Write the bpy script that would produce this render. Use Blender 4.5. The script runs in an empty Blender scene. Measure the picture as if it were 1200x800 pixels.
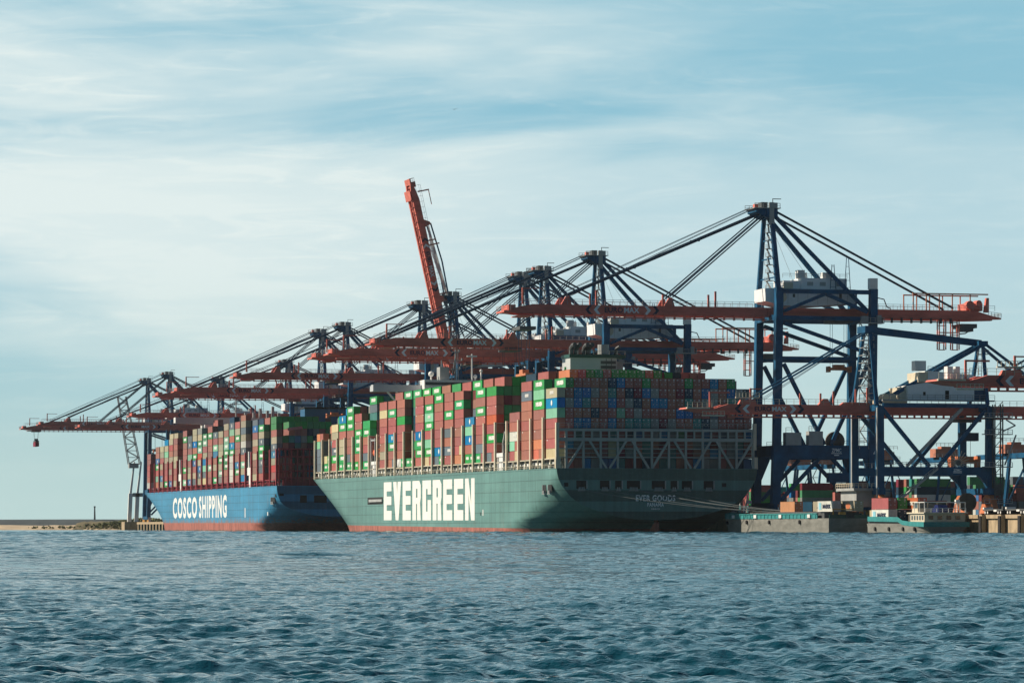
import bpy, bmesh, math, random
import numpy as np
from mathutils import Vector, Matrix

# ------------------------------------------------------------------ camera, sky, sun, exposure
S = bpy.context.scene
R = math.radians
random.seed(7)
TH = R(13.94)
cam_d = bpy.data.cameras.new('camera'); cam = bpy.data.objects.new('camera', cam_d)
S.collection.objects.link(cam); S.camera = cam
cam.location = (0, 0, 1.5); cam.rotation_euler = (R(90), 0, -TH)
cam_d.sensor_width = 36.0; cam_d.lens = 126.9
cam_d.shift_y = (617.6 - 399.6) / 1200.0
cam_d.clip_start = 1.0; cam_d.clip_end = 30000
SUN_EL, SUN_AZ = 36.0, 24.0        # azimuth measured from -X towards +Y
sd = Vector((-math.cos(R(SUN_AZ)) * math.cos(R(SUN_EL)), math.sin(R(SUN_AZ)) * math.cos(R(SUN_EL)), math.sin(R(SUN_EL))))
W = bpy.data.worlds.new('World'); S.world = W; W.use_nodes = True
SKY_STRENGTH = 0.05
SEED1, SEED2 = (8.81, 4.11, 6.47), (6.61, 1.93, 0.7)
def build_world():
    nt = W.node_tree; n = nt.nodes; L = nt.links
    for x in list(n): n.remove(x)
    out = n.new('ShaderNodeOutputWorld'); bg = n.new('ShaderNodeBackground')
    L.new(bg.outputs[0], out.inputs[0]); bg.inputs[1].default_value = SKY_STRENGTH
    sky = n.new('ShaderNodeTexSky'); sky.sky_type = 'NISHITA'; sky.sun_disc = False
    sky.sun_elevation = R(SUN_EL); sky.sun_rotation = math.atan2(sd.x, sd.y)
    sky.air_density = 1.0; sky.dust_density = 0.6; sky.ozone_density = 2.2; sky.altitude = 0
    tint = n.new('ShaderNodeMix'); tint.data_type = 'RGBA'; tint.blend_type = 'MULTIPLY'; tint.inputs[0].default_value = 1
    L.new(sky.outputs[0], tint.inputs[6]); tint.inputs[7].default_value = (0.52, 0.74, 0.78, 1)
    tc = n.new('ShaderNodeTexCoord')
    def mapping(rot, sc, loc=(0, 0, 0)):
        m = n.new('ShaderNodeMapping'); m.inputs['Rotation'].default_value = rot
        m.inputs['Scale'].default_value = sc; m.inputs['Location'].default_value = loc
        L.new(tc.outputs['Generated'], m.inputs[0]); return m
    def noise(m, scale, detail, rough, dist=0.0):
        t = n.new('ShaderNodeTexNoise'); t.inputs['Scale'].default_value = scale; t.inputs['Detail'].default_value = detail
        t.inputs['Roughness'].default_value = rough; t.inputs['Distortion'].default_value = dist
        L.new(m.outputs[0], t.inputs['Vector']); return t
    def ramp(src, a, b, ca=0.0, cb=1.0):
        r = n.new('ShaderNodeMapRange'); r.interpolation_type = 'SMOOTHSTEP'
        r.inputs[1].default_value = a; r.inputs[2].default_value = b; r.inputs[3].default_value = ca; r.inputs[4].default_value = cb
        L.new(src, r.inputs[0]); return r.outputs[0]
    def math2(op, a, b):
        m = n.new('ShaderNodeMath'); m.operation = op
        for i, v in enumerate((a, b)):
            if isinstance(v, (int, float)): m.inputs[i].default_value = v
            else: L.new(v, m.inputs[i])
        m.use_clamp = True; return m.outputs[0]
    # broad cirrus veil, long streaks, fine wisps
    m1 = mapping((0, R(5), TH), (1.0, 1.0, 5.2), SEED1)
    veil = ramp(noise(m1, 4.2, 5, 0.52, 0.5).outputs[0], 0.36, 0.62)
    m2 = mapping((0, R(-6), TH), (1.0, 1.0, 9.0), SEED2)
    streak = ramp(noise(m2, 7.5, 7, 0.6, 0.9).outputs[0], 0.44, 0.74, 0.0, 0.75)
    m3 = mapping((0, R(-10), TH), (1.0, 1.0, 7.0), (7.7, 0.6, 2.9))
    wisp = ramp(noise(m3, 22, 9, 0.66, 1.6).outputs[0], 0.46, 0.80, 0.0, 0.5)
    sep = n.new('ShaderNodeSeparateXYZ'); L.new(tc.outputs['Generated'], sep.inputs[0])
    side = n.new('ShaderNodeVectorMath'); side.operation = 'DOT_PRODUCT'
    L.new(tc.outputs['Generated'], side.inputs[0]); side.inputs[1].default_value = (math.cos(TH), -math.sin(TH), 0)
    fwd = n.new('ShaderNodeVectorMath'); fwd.operation = 'DOT_PRODUCT'
    L.new(tc.outputs['Generated'], fwd.inputs[0]); fwd.inputs[1].default_value = (math.sin(TH), math.cos(TH), 0)
    bank = math2('MULTIPLY', ramp(fwd.outputs['Value'], 0.25, 0.95), ramp(sep.outputs[2], 0.22, 0.62, 1.0, 0.0))   # the cirrus bank hangs low over the port; overhead and behind it is clear
    low = ramp(sep.outputs[2], 0.0, 0.085, 0.92, 0.0)      # the air thickens towards the horizon
    a = math2('ADD', math2('MULTIPLY', veil, 0.86), math2('MULTIPLY', streak, 0.34))
    a = math2('ADD', math2('MULTIPLY', a, 0.92), math2('MULTIPLY', wisp, 0.55))
    a = math2('MULTIPLY', a, ramp(side.outputs['Value'], -0.13, 0.14, 1.16, 0.5))
    a = math2('MULTIPLY', a, 0.97)
    a = math2('MULTIPLY', a, ramp(sep.outputs[2], 0.13, 0.30, 1.0, 0.25))
    def mixc(f, x, y):
        m = n.new('ShaderNodeMix'); m.data_type = 'RGBA'; L.new(f, m.inputs[0])
        for i, v in ((6, x), (7, y)):
            if isinstance(v, tuple): m.inputs[i].default_value = v
            else: L.new(v, m.inputs[i])
        return m.outputs[2]
    clear = mixc(math2('MULTIPLY', bank, 0.85), tint.outputs[2], BLUE)
    full = mixc(math2('MULTIPLY', bank, a), clear, CLOUD)
    full = mixc(math2('MULTIPLY', bank, low), full, AIR)
    L.new(full, bg.inputs[0])
G_ = 0.72 / SKY_STRENGTH
CLOUD = (G_ * 0.88, G_ * 0.99, G_ * 0.975, 1)
BLUE = (G_ * 0.345, G_ * 0.68, G_ * 0.835, 1)
AIR = (G_ * 0.60, G_ * 0.80, G_ * 0.775, 1)
build_world()
sl = bpy.data.lights.new('sun', 'SUN'); sl.energy = 5.0; sl.angle = R(0.5); sl.color = (1.0, 0.86, 0.69)
so = bpy.data.objects.new('sun', sl); S.collection.objects.link(so); so.rotation_euler = (-sd).to_track_quat('-Z', 'Y').to_euler()
vs = S.view_settings; vs.view_transform = 'Standard'; vs.look = 'None'; vs.exposure = 0.3; vs.gamma = 1.0; vs.use_curve_mapping = False
HAZE = 0.000018

# ------------------------------------------------------------------ helpers
COL = S.collection
def mat(name, col, rough=0.55, metal=0.0, var=0.18, scale=0.6, stretch=(1, 1, 1), per_object=0.0, per_island=0.0, bump=0.0, spec=0.4, hue=0.0):
    m = bpy.data.materials.new(name); m.use_nodes = True; nt = m.node_tree; n = nt.nodes; L = nt.links
    p = n['Principled BSDF']; p.inputs['Roughness'].default_value = rough; p.inputs['Metallic'].default_value = metal
    p.inputs['Specular IOR Level'].default_value = spec
    tc = n.new('ShaderNodeTexCoord'); mp = n.new('ShaderNodeMapping'); mp.inputs['Scale'].default_value = stretch
    L.new(tc.outputs['Object'], mp.inputs[0])
    t = n.new('ShaderNodeTexNoise'); t.inputs['Scale'].default_value = scale; t.inputs['Detail'].default_value = 6; t.inputs['Roughness'].default_value = 0.65
    L.new(mp.outputs[0], t.inputs['Vector'])
    mr = n.new('ShaderNodeMapRange'); mr.inputs[1].default_value = 0.3; mr.inputs[2].default_value = 0.7
    mr.inputs[3].default_value = 1 - var; mr.inputs[4].default_value = 1 + var * 0.6
    L.new(t.outputs[0], mr.inputs[0]); v = mr.outputs[0]
    def times(v, src, amt):
        r = n.new('ShaderNodeMapRange'); r.inputs[3].default_value = 1 - amt; r.inputs[4].default_value = 1 + amt
        L.new(src, r.inputs[0]); k = n.new('ShaderNodeMath'); k.operation = 'MULTIPLY'
        L.new(v, k.inputs[0]); L.new(r.outputs[0], k.inputs[1]); return k.outputs[0]
    if per_object: v = times(v, n.new('ShaderNodeObjectInfo').outputs['Random'], per_object)
    if per_island: v = times(v, n.new('ShaderNodeNewGeometry').outputs['Random Per Island'], per_island)
    h = n.new('ShaderNodeHueSaturation'); h.inputs['Color'].default_value = (*col, 1); L.new(v, h.inputs['Value'])
    if hue:
        ad = n.new('ShaderNodeMath'); ad.operation = 'ADD'
        L.new(n.new('ShaderNodeObjectInfo').outputs['Random'], ad.inputs[0]); L.new(n.new('ShaderNodeNewGeometry').outputs['Random Per Island'], ad.inputs[1])
        fr = n.new('ShaderNodeMath'); fr.operation = 'FRACT'; ml = n.new('ShaderNodeMath'); ml.operation = 'MULTIPLY'; ml.inputs[1].default_value = 7.31
        L.new(ad.outputs[0], ml.inputs[0]); L.new(ml.outputs[0], fr.inputs[0])
        for sock, lo, hi in (('Hue', 0.5 - hue, 0.5 + hue), ('Saturation', 0.78, 1.08)):
            r = n.new('ShaderNodeMapRange'); r.inputs[3].default_value = lo; r.inputs[4].default_value = hi
            L.new(fr.outputs[0] if sock == 'Hue' else ad.outputs[0], r.inputs[0]); L.new(r.outputs[0], h.inputs[sock])
    L.new(h.outputs[0], p.inputs['Base Color'])
    if bump:
        b = n.new('ShaderNodeBump'); b.inputs['Strength'].default_value = bump; b.inputs['Distance'].default_value = 0.3
        L.new(t.outputs[0], b.inputs['Height']); L.new(b.outputs[0], p.inputs['Normal'])
    return m

class MB:
    """collects shapes, then links them as ONE mesh object"""
    def __init__(s, T=None): s.v = []; s.f = []; s.mi = []; s.m = 0; s.T = T
    def add(s, vs, fs):
        o = len(s.v)
        for p in vs:
            p = Vector(p); s.v.append(tuple(s.T @ p if s.T else p))
        for f in fs: s.f.append(tuple(i + o for i in f)); s.mi.append(s.m)
        return s
    def box(s, c, d, M=None):
        x, y, z = d[0] / 2, d[1] / 2, d[2] / 2
        vs = [Vector((a * x, b * y, e * z)) for a in (-1, 1) for b in (-1, 1) for e in (-1, 1)]
        c = Vector(c); vs = [(M @ p if M else p) + c for p in vs]
        return s.add(vs, [(0, 1, 3, 2), (4, 6, 7, 5), (0, 4, 5, 1), (2, 3, 7, 6), (0, 2, 6, 4), (1, 5, 7, 3)])
    def b2(s, a, b):
        return s.box([(a[i] + b[i]) / 2 for i in range(3)], [abs(b[i] - a[i]) for i in range(3)])
    def beam(s, p, q, w, h=None, w2=None, h2=None):
        """rectangular bar from p to q: w across (horizontal), h in the other sense, tapering to w2, h2"""
        h = h or w; w2 = w2 or w; h2 = h2 or h
        p, q = Vector(p), Vector(q); d = (q - p).normalized()
        up = Vector((0, 0, 1)) if abs(d.z) < 0.98 else Vector((1, 0, 0))
        a = d.cross(up).normalized(); b = a.cross(d).normalized()
        vs = [c + a * (sx * ww / 2) + b * (sy * hh / 2) for c, ww, hh in ((p, w, h), (q, w2, h2)) for sx, sy in ((-1, -1), (1, -1), (1, 1), (-1, 1))]
        return s.add(vs, [(3, 2, 1, 0), (4, 5, 6, 7), (0, 1, 5, 4), (1, 2, 6, 5), (2, 3, 7, 6), (3, 0, 4, 7)])
    def tube(s, p, q, r, n=6, r2=None):
        r2 = r if r2 is None else r2
        p, q = Vector(p), Vector(q); d = (q - p).normalized()
        up = Vector((0, 0, 1)) if abs(d.z) < 0.98 else Vector((1, 0, 0))
        a = d.cross(up).normalized(); b = a.cross(d).normalized()
        vs = [c + (a * math.cos(2 * math.pi * i / n) + b * math.sin(2 * math.pi * i / n)) * rr for c, rr in ((p, r), (q, r2)) for i in range(n)]
        return s.add(vs, [(i, (i + 1) % n, n + (i + 1) % n, n + i) for i in range(n)] + [tuple(range(n - 1, -1, -1)), tuple(range(n, 2 * n))])
    def path(s, pts, r, n=5):
        for a, b in zip(pts, pts[1:]): s.tube(a, b, r, n)
        return s
    def prism(s, pts, y0, y1):
        """outline pts in (x,z), extruded along y"""
        n = len(pts)
        vs = [(x, y0, z) for x, z in pts] + [(x, y1, z) for x, z in pts]
        return s.add(vs, [tuple(range(n)), tuple(range(2 * n - 1, n - 1, -1))] + [(i, n + i, n + (i + 1) % n, (i + 1) % n) for i in range(n)])
    def prismx(s, pts, x0, x1):
        """outline pts in (y,z), extruded along x"""
        n = len(pts)
        vs = [(x0, y, z) for y, z in pts] + [(x1, y, z) for y, z in pts]
        return s.add(vs, [tuple(range(n)), tuple(range(2 * n - 1, n - 1, -1))] + [(i, n + i, n + (i + 1) % n, (i + 1) % n) for i in range(n)])
    def rail(s, p, q, h=1.1, r=0.05, step=2.4):
        """guard rail from p to q: posts and two bars"""
        p, q = Vector(p), Vector(q); L = (q - p).length; k = max(1, int(L / step)); z = Vector((0, 0, 1))
        for i in range(k + 1):
            a = p.lerp(q, i / k); s.beam(a, a + z * h, r * 2)
        s.beam(p + z * h, q + z * h, r * 2); s.beam(p + z * h * 0.55, q + z * h * 0.55, r * 1.4)
        return s
    def build(s, name, mats, parent=None, smooth=False):
        me = bpy.data.meshes.new(name); me.from_pydata(s.v, [], s.f)
        if not isinstance(mats, (list, tuple)): mats = [mats]
        for m in mats: me.materials.append(m)
        if len(mats) > 1: me.polygons.foreach_set('material_index', s.mi)
        bm = bmesh.new(); bm.from_mesh(me); bmesh.ops.recalc_face_normals(bm, faces=bm.faces); bm.to_mesh(me); bm.free()
        if smooth: me.polygons.foreach_set('use_smooth', [True] * len(me.polygons))
        me.update()
        o = bpy.data.objects.new(name, me); COL.objects.link(o)
        if parent: o.parent = parent
        return o

def build_each(b, name, mats, parent=None):
    """links every loose shape of b as a mesh object of its own"""
    n = len(b.v); root = list(range(n))
    def find(i):
        while root[i] != i: root[i] = root[root[i]]; i = root[i]
        return i
    for f in b.f:
        for i in f[1:]: root[find(i)] = find(f[0])
    part = {}
    for f, mi in zip(b.f, b.mi): part.setdefault(find(f[0]), []).append((f, mi))
    for fs in part.values():
        ids = sorted({i for f, _ in fs for i in f}); at = {i: k for k, i in enumerate(ids)}
        c = MB(); c.v = [b.v[i] for i in ids]; c.f = [tuple(at[i] for i in f) for f, _ in fs]; c.mi = [m for _, m in fs]; c.build(name, mats, parent)

def tag(o, label, cat, group=None, kind=None):
    if label: o['label'] = label
    if cat: o['category'] = cat
    if group: o['group'] = group
    if kind: o['kind'] = kind
    return o
def thing(name, label, cat, loc=(0, 0, 0), group=None):
    o = bpy.data.objects.new(name, None); COL.objects.link(o); o.location = loc; o.empty_display_size = 2
    return tag(o, label, cat, group)
def copy_tree(o, parent=None):
    c = o.copy(); COL.objects.link(c)
    if parent: c.parent = parent
    for ch in KIDS.get(o.name, ()): copy_tree(ch, c)
    return c
KIDS = {}
def index_children():
    KIDS.clear()
    for o in bpy.data.objects:
        if o.parent: KIDS.setdefault(o.parent.name, []).append(o)

def text_mesh(body, size, bold=0.0, depth=0.0, spacing=1.0):
    """vertices (x, y) and faces of a line of lettering, centred"""
    cu = bpy.data.curves.new('lettering', 'FONT'); cu.body = body; cu.size = size; cu.offset = bold; cu.align_x = 'CENTER'; cu.align_y = 'CENTER'
    cu.space_character = spacing; cu.resolution_u = 3
    o = bpy.data.objects.new('lettering', cu); COL.objects.link(o)
    dg = bpy.context.evaluated_depsgraph_get(); me = bpy.data.meshes.new_from_object(o.evaluated_get(dg))
    vs = [(v.co.x, v.co.y) for v in me.vertices]; fs = [tuple(p.vertices) for p in me.polygons]
    bpy.data.objects.remove(o); bpy.data.curves.remove(cu); bpy.data.meshes.remove(me)
    return vs, fs
def fit_text(body, w, h, bold=0.0, spacing=1.0):
    vs, fs = text_mesh(body, 1.0, bold, spacing=spacing)
    xs = [v[0] for v in vs]; ys = [v[1] for v in vs]
    sx, sy = w / (max(xs) - min(xs)), h / (max(ys) - min(ys)); cx, cy = (max(xs) + min(xs)) / 2, (max(ys) + min(ys)) / 2
    return [((x - cx) * sx, (y - cy) * sy) for x, y in vs], fs
# ------------------------------------------------------------------ materials
M = {}
M['navy'] = mat('navy_crane_paint', (0.012, 0.092, 0.195), 0.5, var=0.4, scale=0.25, spec=0.15)
M['red'] = mat('red_crane_paint', (0.66, 0.19, 0.15), 0.6, var=0.32, scale=0.3, stretch=(0.4, 1, 1.5), spec=0.12)
M['orange'] = mat('orange_paint', (0.60, 0.20, 0.09), 0.5, var=0.3, scale=0.5)
M['yellow'] = mat('amber_paint', (0.6, 0.30, 0.05), 0.5, var=0.3, scale=0.5)
M['white'] = mat('white_paint', (0.76, 0.77, 0.75), 0.5, var=0.12, scale=0.3)
M['cream'] = mat('cream_paint', (0.62, 0.56, 0.43), 0.55, var=0.15, scale=0.5)
M['grey'] = mat('light_grey_steel', (0.36, 0.38, 0.38), 0.55, var=0.2, scale=0.4)
M['dgrey'] = mat('dark_grey_steel', (0.09, 0.10, 0.105), 0.6, var=0.25, scale=0.4)
M['black'] = mat('black_paint_and_shade', (0.012, 0.015, 0.017), 0.8, var=0.1)  # plain black, also used to paint the shade inside openings
M['glass'] = mat('window_glass', (0.03, 0.05, 0.06), 0.08, var=0.05, spec=0.8)
M['lettering_white'] = mat('white_lettering', (0.80, 0.80, 0.76), 0.55, var=0.07, scale=0.15)
M['lettering_navy'] = mat('navy_lettering', (0.012, 0.022, 0.06), 0.5, var=0.1)
M['lettering_grey'] = mat('pale_grey_lettering', (0.74, 0.78, 0.79), 0.5, var=0.1)
M['teal'] = mat('turquoise_paint', (0.035, 0.25, 0.255), 0.55, var=0.3, scale=0.8)
M['rope'] = mat('mooring_rope', (0.13, 0.155, 0.16), 0.8, var=0.1)
M['cable'] = mat('steel_cable', (0.014, 0.045, 0.085), 0.5, var=0.1)
M['pale_rope'] = mat('galvanised_rope', (0.55, 0.6, 0.6), 0.5, var=0.1)
M['concrete'] = mat('quay_concrete', (0.41, 0.32, 0.205), 0.85, var=0.4, scale=0.5, stretch=(1, 1, 0.5))
M['asphalt'] = mat('quay_paving', (0.12, 0.12, 0.115), 0.9, var=0.25, scale=0.15)
M['rubber'] = mat('black_rubber', (0.02, 0.02, 0.022), 0.8, var=0.2)
M['boot'] = mat('red_antifouling', (0.36, 0.125, 0.095), 0.65, var=0.5, scale=0.5, stretch=(1, 0.9, 0.25))
def weed_line(m):
    nt = m.node_tree; n = nt.nodes; L = nt.links; p = n['Principled BSDF']; src = p.inputs['Base Color'].links[0].from_socket
    tc = n.new('ShaderNodeTexCoord'); sp = n.new('ShaderNodeSeparateXYZ'); L.new(tc.outputs['Object'], sp.inputs[0])
    t = n.new('ShaderNodeTexNoise'); t.inputs['Scale'].default_value = 0.35; t.inputs['Detail'].default_value = 7; L.new(tc.outputs['Object'], t.inputs['Vector'])
    a = n.new('ShaderNodeMath'); a.operation = 'MULTIPLY_ADD'; a.inputs[1].default_value = -2.2; L.new(t.outputs[0], a.inputs[0]); L.new(sp.outputs[2], a.inputs[2])
    r = n.new('ShaderNodeMapRange'); r.inputs[1].default_value = -0.5; r.inputs[2].default_value = -0.9; r.inputs[3].default_value = 0; r.inputs[4].default_value = 0.8; L.new(a.outputs[0], r.inputs[0])
    x = n.new('ShaderNodeMix'); x.data_type = 'RGBA'; L.new(r.outputs[0], x.inputs[0]); L.new(src, x.inputs[6]); x.inputs[7].default_value = (0.055, 0.05, 0.035, 1); L.new(x.outputs[2], p.inputs['Base Color'])
weed_line(M['boot'])
M['darkgreen'] = mat('dark_green_paint', (0.012, 0.075, 0.062), 0.5, var=0.15)
M['sand'] = mat('beach_sand', (0.50, 0.40, 0.27), 0.95, var=0.35, scale=0.06)
M['dyke'] = mat('dyke_stone', (0.065, 0.085, 0.095), 0.95, var=0.3, scale=0.05)
M['scrub'] = mat('dune_scrub', (0.115, 0.125, 0.05), 0.9, var=0.5, scale=0.2, per_island=0.4)

# hull paint: plating seams, weathering and thin rust runs
def hull_mat(name, col, rust, seams=0.17):
    m = mat(name, col, 0.42, var=0.26, scale=0.045, stretch=(1, 0.35, 1.6), spec=0.22)
    nt = m.node_tree; n = nt.nodes; L = nt.links; p = n['Principled BSDF']
    src = p.inputs['Base Color'].links[0].from_socket
    tc = n.new('ShaderNodeTexCoord')
    sp = n.new('ShaderNodeSeparateXYZ'); L.new(tc.outputs['Object'], sp.inputs[0])
    cb = n.new('ShaderNodeCombineXYZ'); L.new(sp.outputs[1], cb.inputs[0]); L.new(sp.outputs[2], cb.inputs[1])
    bt = n.new('ShaderNodeTexBrick'); bt.inputs['Scale'].default_value = 1.0; bt.inputs['Brick Width'].default_value = 16.0
    bt.inputs['Row Height'].default_value = 3.0; bt.inputs['Mortar Size'].default_value = 0.11; bt.inputs['Mortar Smooth'].default_value = 0.3
    bt.inputs['Color1'].default_value = (1, 1, 1, 1); bt.inputs['Color2'].default_value = (0.93, 0.94, 0.95, 1)
    bt.inputs['Mortar'].default_value = (1 - seams * 3, 1 - seams * 3, 1 - seams * 3, 1)
    L.new(cb.outputs[0], bt.inputs['Vector'])
    mu = n.new('ShaderNodeMix'); mu.data_type = 'RGBA'; mu.blend_type = 'MULTIPLY'; mu.inputs[0].default_value = 1
    L.new(src, mu.inputs[6]); L.new(bt.outputs[0], mu.inputs[7])
    # dull horizontal scuffing where tugs and fenders rub
    mp = n.new('ShaderNodeMapping'); mp.inputs['Scale'].default_value = (1, 0.03, 1.2); L.new(tc.outputs['Object'], mp.inputs[0])
    t2 = n.new('ShaderNodeTexNoise'); t2.inputs['Scale'].default_value = 1.0; t2.inputs['Detail'].default_value = 8; t2.inputs['Roughness'].default_value = 0.7
    L.new(mp.outputs[0], t2.inputs['Vector'])
    r2 = n.new('ShaderNodeMapRange'); r2.inputs[1].default_value = 0.52; r2.inputs[2].default_value = 0.72; r2.inputs[3].default_value = 0; r2.inputs[4].default_value = 0.6
    L.new(t2.outputs[0], r2.inputs[0])
    m2 = n.new('ShaderNodeMix'); m2.data_type = 'RGBA'; L.new(r2.outputs[0], m2.inputs[0]); L.new(mu.outputs[2], m2.inputs[6])
    m2.inputs[7].default_value = (col[0] * 0.75 + 0.03, col[1] * 0.72 + 0.02, col[2] * 0.72 + 0.02, 1)
    # rust runs, strongest low down
    mp3 = n.new('ShaderNodeMapping'); mp3.inputs['Scale'].default_value = (1, 0.55, 0.06); L.new(tc.outputs['Object'], mp3.inputs[0])
    t3 = n.new('ShaderNodeTexNoise'); t3.inputs['Scale'].default_value = 1.0; t3.inputs['Detail'].default_value = 7; t3.inputs['Roughness'].default_value = 0.75
    L.new(mp3.outputs[0], t3.inputs['Vector'])
    hz = n.new('ShaderNodeMapRange'); hz.inputs[1].default_value = 1.0; hz.inputs[2].default_value = 6.5; hz.inputs[3].default_value = 0.30 * rust; hz.inputs[4].default_value = 0.0
    L.new(sp.outputs[2], hz.inputs[0])
    ad = n.new('ShaderNodeMath'); ad.operation = 'ADD'; L.new(t3.outputs[0], ad.inputs[0]); L.new(hz.outputs[0], ad.inputs[1])
    r3 = n.new('ShaderNodeMapRange'); r3.inputs[1].default_value = 0.60; r3.inputs[2].default_value = 0.72; r3.inputs[3].default_value = 0; r3.inputs[4].default_value = min(0.8, 0.5 * rust + 0.1)
    L.new(ad.outputs[0], r3.inputs[0])
    # pale and dark wash marks running down from the deck scuppers
    mp4 = n.new('ShaderNodeMapping'); mp4.inputs['Scale'].default_value = (1, 0.42, 0.025); L.new(tc.outputs['Object'], mp4.inputs[0])
    t4 = n.new('ShaderNodeTexNoise'); t4.inputs['Scale'].default_value = 1.0; t4.inputs['Detail'].default_value = 5; t4.inputs['Roughness'].default_value = 0.7; L.new(mp4.outputs[0], t4.inputs['Vector'])
    r4 = n.new('ShaderNodeMapRange'); r4.inputs[1].default_value = 0.3; r4.inputs[2].default_value = 0.7; r4.inputs[3].default_value = 0.80; r4.inputs[4].default_value = 1.16; L.new(t4.outputs[0], r4.inputs[0])
    h4 = n.new('ShaderNodeHueSaturation'); L.new(r4.outputs[0], h4.inputs['Value']); L.new(m2.outputs[2], h4.inputs['Color'])
    m3 = n.new('ShaderNodeMix'); m3.data_type = 'RGBA'; L.new(r3.outputs[0], m3.inputs[0]); L.new(h4.outputs[0], m3.inputs[6])
    m3.inputs[7].default_value = (0.28, 0.12, 0.05, 1)
    L.new(m3.outputs[2], p.inputs['Base Color'])
    return m
M['hull_green'] = hull_mat('green_hull_paint', (0.125, 0.265, 0.245), 0.25)
M['hull_blue'] = hull_mat('blue_hull_paint', (0.045, 0.255, 0.44), 1.3)

# ------------------------------------------------------------------ water
def build_water():
    rng = np.random.default_rng(4)
    # ring radii and bearings: fine in front of the camera, coarse elsewhere
    r = [4.0]
    while r[-1] < 27: r.append(r[-1] * 1.02)
    while r[-1] < 420: r.append(r[-1] * 1.0019)
    while r[-1] < 1050: r.append(r[-1] * 1.0024)
    while r[-1] < 2000: r.append(r[-1] * 1.006)
    while r[-1] < 6000: r.append(r[-1] * 1.02)
    r = np.array(r)
    fine = np.arange(-11.0, 11.0001, 0.033)
    step = []; a = 11.0; d = 0.05
    while a < 176:
        d = min(d * 1.13, 4.0); a += d; step.append(a)
    step = np.array(step); ang = np.concatenate([-step[::-1], fine, step]); ang = np.radians(ang) + TH
    nr, na = len(r), len(ang)
    dr = np.gradient(r)
    Rr, A = np.meshgrid(r, ang, indexing='ij')
    X = (Rr * np.sin(A)).astype(np.float64); Y = (Rr * np.cos(A)).astype(np.float64)
    X = X.ravel(); Y = Y.ravel(); D = np.repeat(dr, na)
    Z = np.zeros_like(X)
    # wind chop: many small wave trains around one heading, grouped by a slow envelope
    wind = TH + R(-8)
    env = 0.75 + 0.45 * np.sin(X * 0.045 + 0.7) * np.sin(Y * 0.028 + 1.1) + 0.3 * np.sin(X * 0.011 - Y * 0.017 + 2)
    for k in range(150):
        lam = 0.22 * (9.0 / 0.22) ** (rng.random() ** 1.15)
        th = wind + rng.normal(0, 0.85 if lam < 1.5 else 0.55)
        kk = 2 * math.pi / lam; amp = WAVE * 0.0034 * lam ** 0.60 * (1.0 + 0.8 * min(1, max(0, (lam - 1.5) / 2)))
        ph = rng.random() * 2 * math.pi
        if lam > 1.2: near = np.clip(np.repeat(r, na) / 230, 0.42, 1.0) * np.clip(np.repeat(r, na) / 360, 1.0, 2.3)
        fade = np.clip((lam / D - 0.45) / 0.35, 0, 1)          # far out the rings sample the chop coarsely, but keep its height
        on = np.nonzero((fade > 0) & (D < 60))[0]
        u = kk * (X[on] * math.sin(th) + Y[on] * math.cos(th)) + ph
        g = 0.7 + 0.6 * np.sin(0.23 * kk * (X[on] * math.cos(th + .3) - Y[on] * math.sin(th + .3)) + 3 * ph)     # short crests
        Z[on] += amp * fade[on] * (near[on] * 1.1 if lam > 1.2 else 1.3) * np.sin(u + 0.25 * np.sin(u)) * g * (env[on] if lam < 4 else 1)
    co = np.empty((len(X), 3), np.float32); co[:, 0] = X; co[:, 1] = Y; co[:, 2] = Z
    i = np.arange(nr - 1)[:, None] * na; j = np.arange(na - 1)[None, :]
    q = np.stack([i + j, i + na + j, i + na + j + 1, i + j + 1], -1).reshape(-1, 4)
    lastq = np.stack([i[:, 0] + na - 1, i[:, 0] + 2 * na - 1, i[:, 0] + na, i[:, 0]], -1)
    q = np.concatenate([q, lastq]).astype(np.int32)
    me = bpy.data.meshes.new('water')
    me.vertices.add(len(co)); me.vertices.foreach_set('co', co.ravel())
    me.loops.add(q.size); me.loops.foreach_set('vertex_index', q.ravel())
    me.polygons.add(len(q)); me.polygons.foreach_set('loop_start', np.arange(0, q.size, 4, dtype=np.int32))
    me.polygons.foreach_set('loop_total', np.full(len(q), 4, np.int32))
    me.update(calc_edges=True); me.polygons.foreach_set('use_smooth', np.ones(len(q), bool))
    if me.polygons[0].normal.z < 0: me.flip_normals()
    m = bpy.data.materials.new('harbour_water'); m.use_nodes = True; nt = m.node_tree; n = nt.nodes; L = nt.links
    p = n['Principled BSDF']; p.inputs['Base Color'].default_value = (0.008, 0.055, 0.075, 1)
    p.inputs['Roughness'].default_value = 0.06; p.inputs['IOR'].default_value = 1.3; p.inputs['Specular IOR Level'].default_value = 0.5; p.inputs['Specular Tint'].default_value = (0.72, 0.95, 1.0, 1)
    tc = n.new('ShaderNodeTexCoord')
    prev = None
    # gusts: patches of rougher and smoother water
    mg = n.new('ShaderNodeMapping'); mg.inputs['Scale'].default_value = (0.35, 1.0, 1); mg.inputs['Rotation'].default_value = (0, 0, TH + 0.12); L.new(tc.outputs['Object'], mg.inputs[0])
    tg = n.new('ShaderNodeTexNoise'); tg.inputs['Scale'].default_value = 0.022; tg.inputs['Detail'].default_value = 4; tg.inputs['Roughness'].default_value = 0.6; L.new(mg.outputs[0], tg.inputs['Vector'])
    gust = n.new('ShaderNodeMapRange'); gust.inputs[1].default_value = 0.36; gust.inputs[2].default_value = 0.62; gust.inputs[3].default_value = 0.55; gust.inputs[4].default_value = 1.0; L.new(tg.outputs[0], gust.inputs[0])
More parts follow.
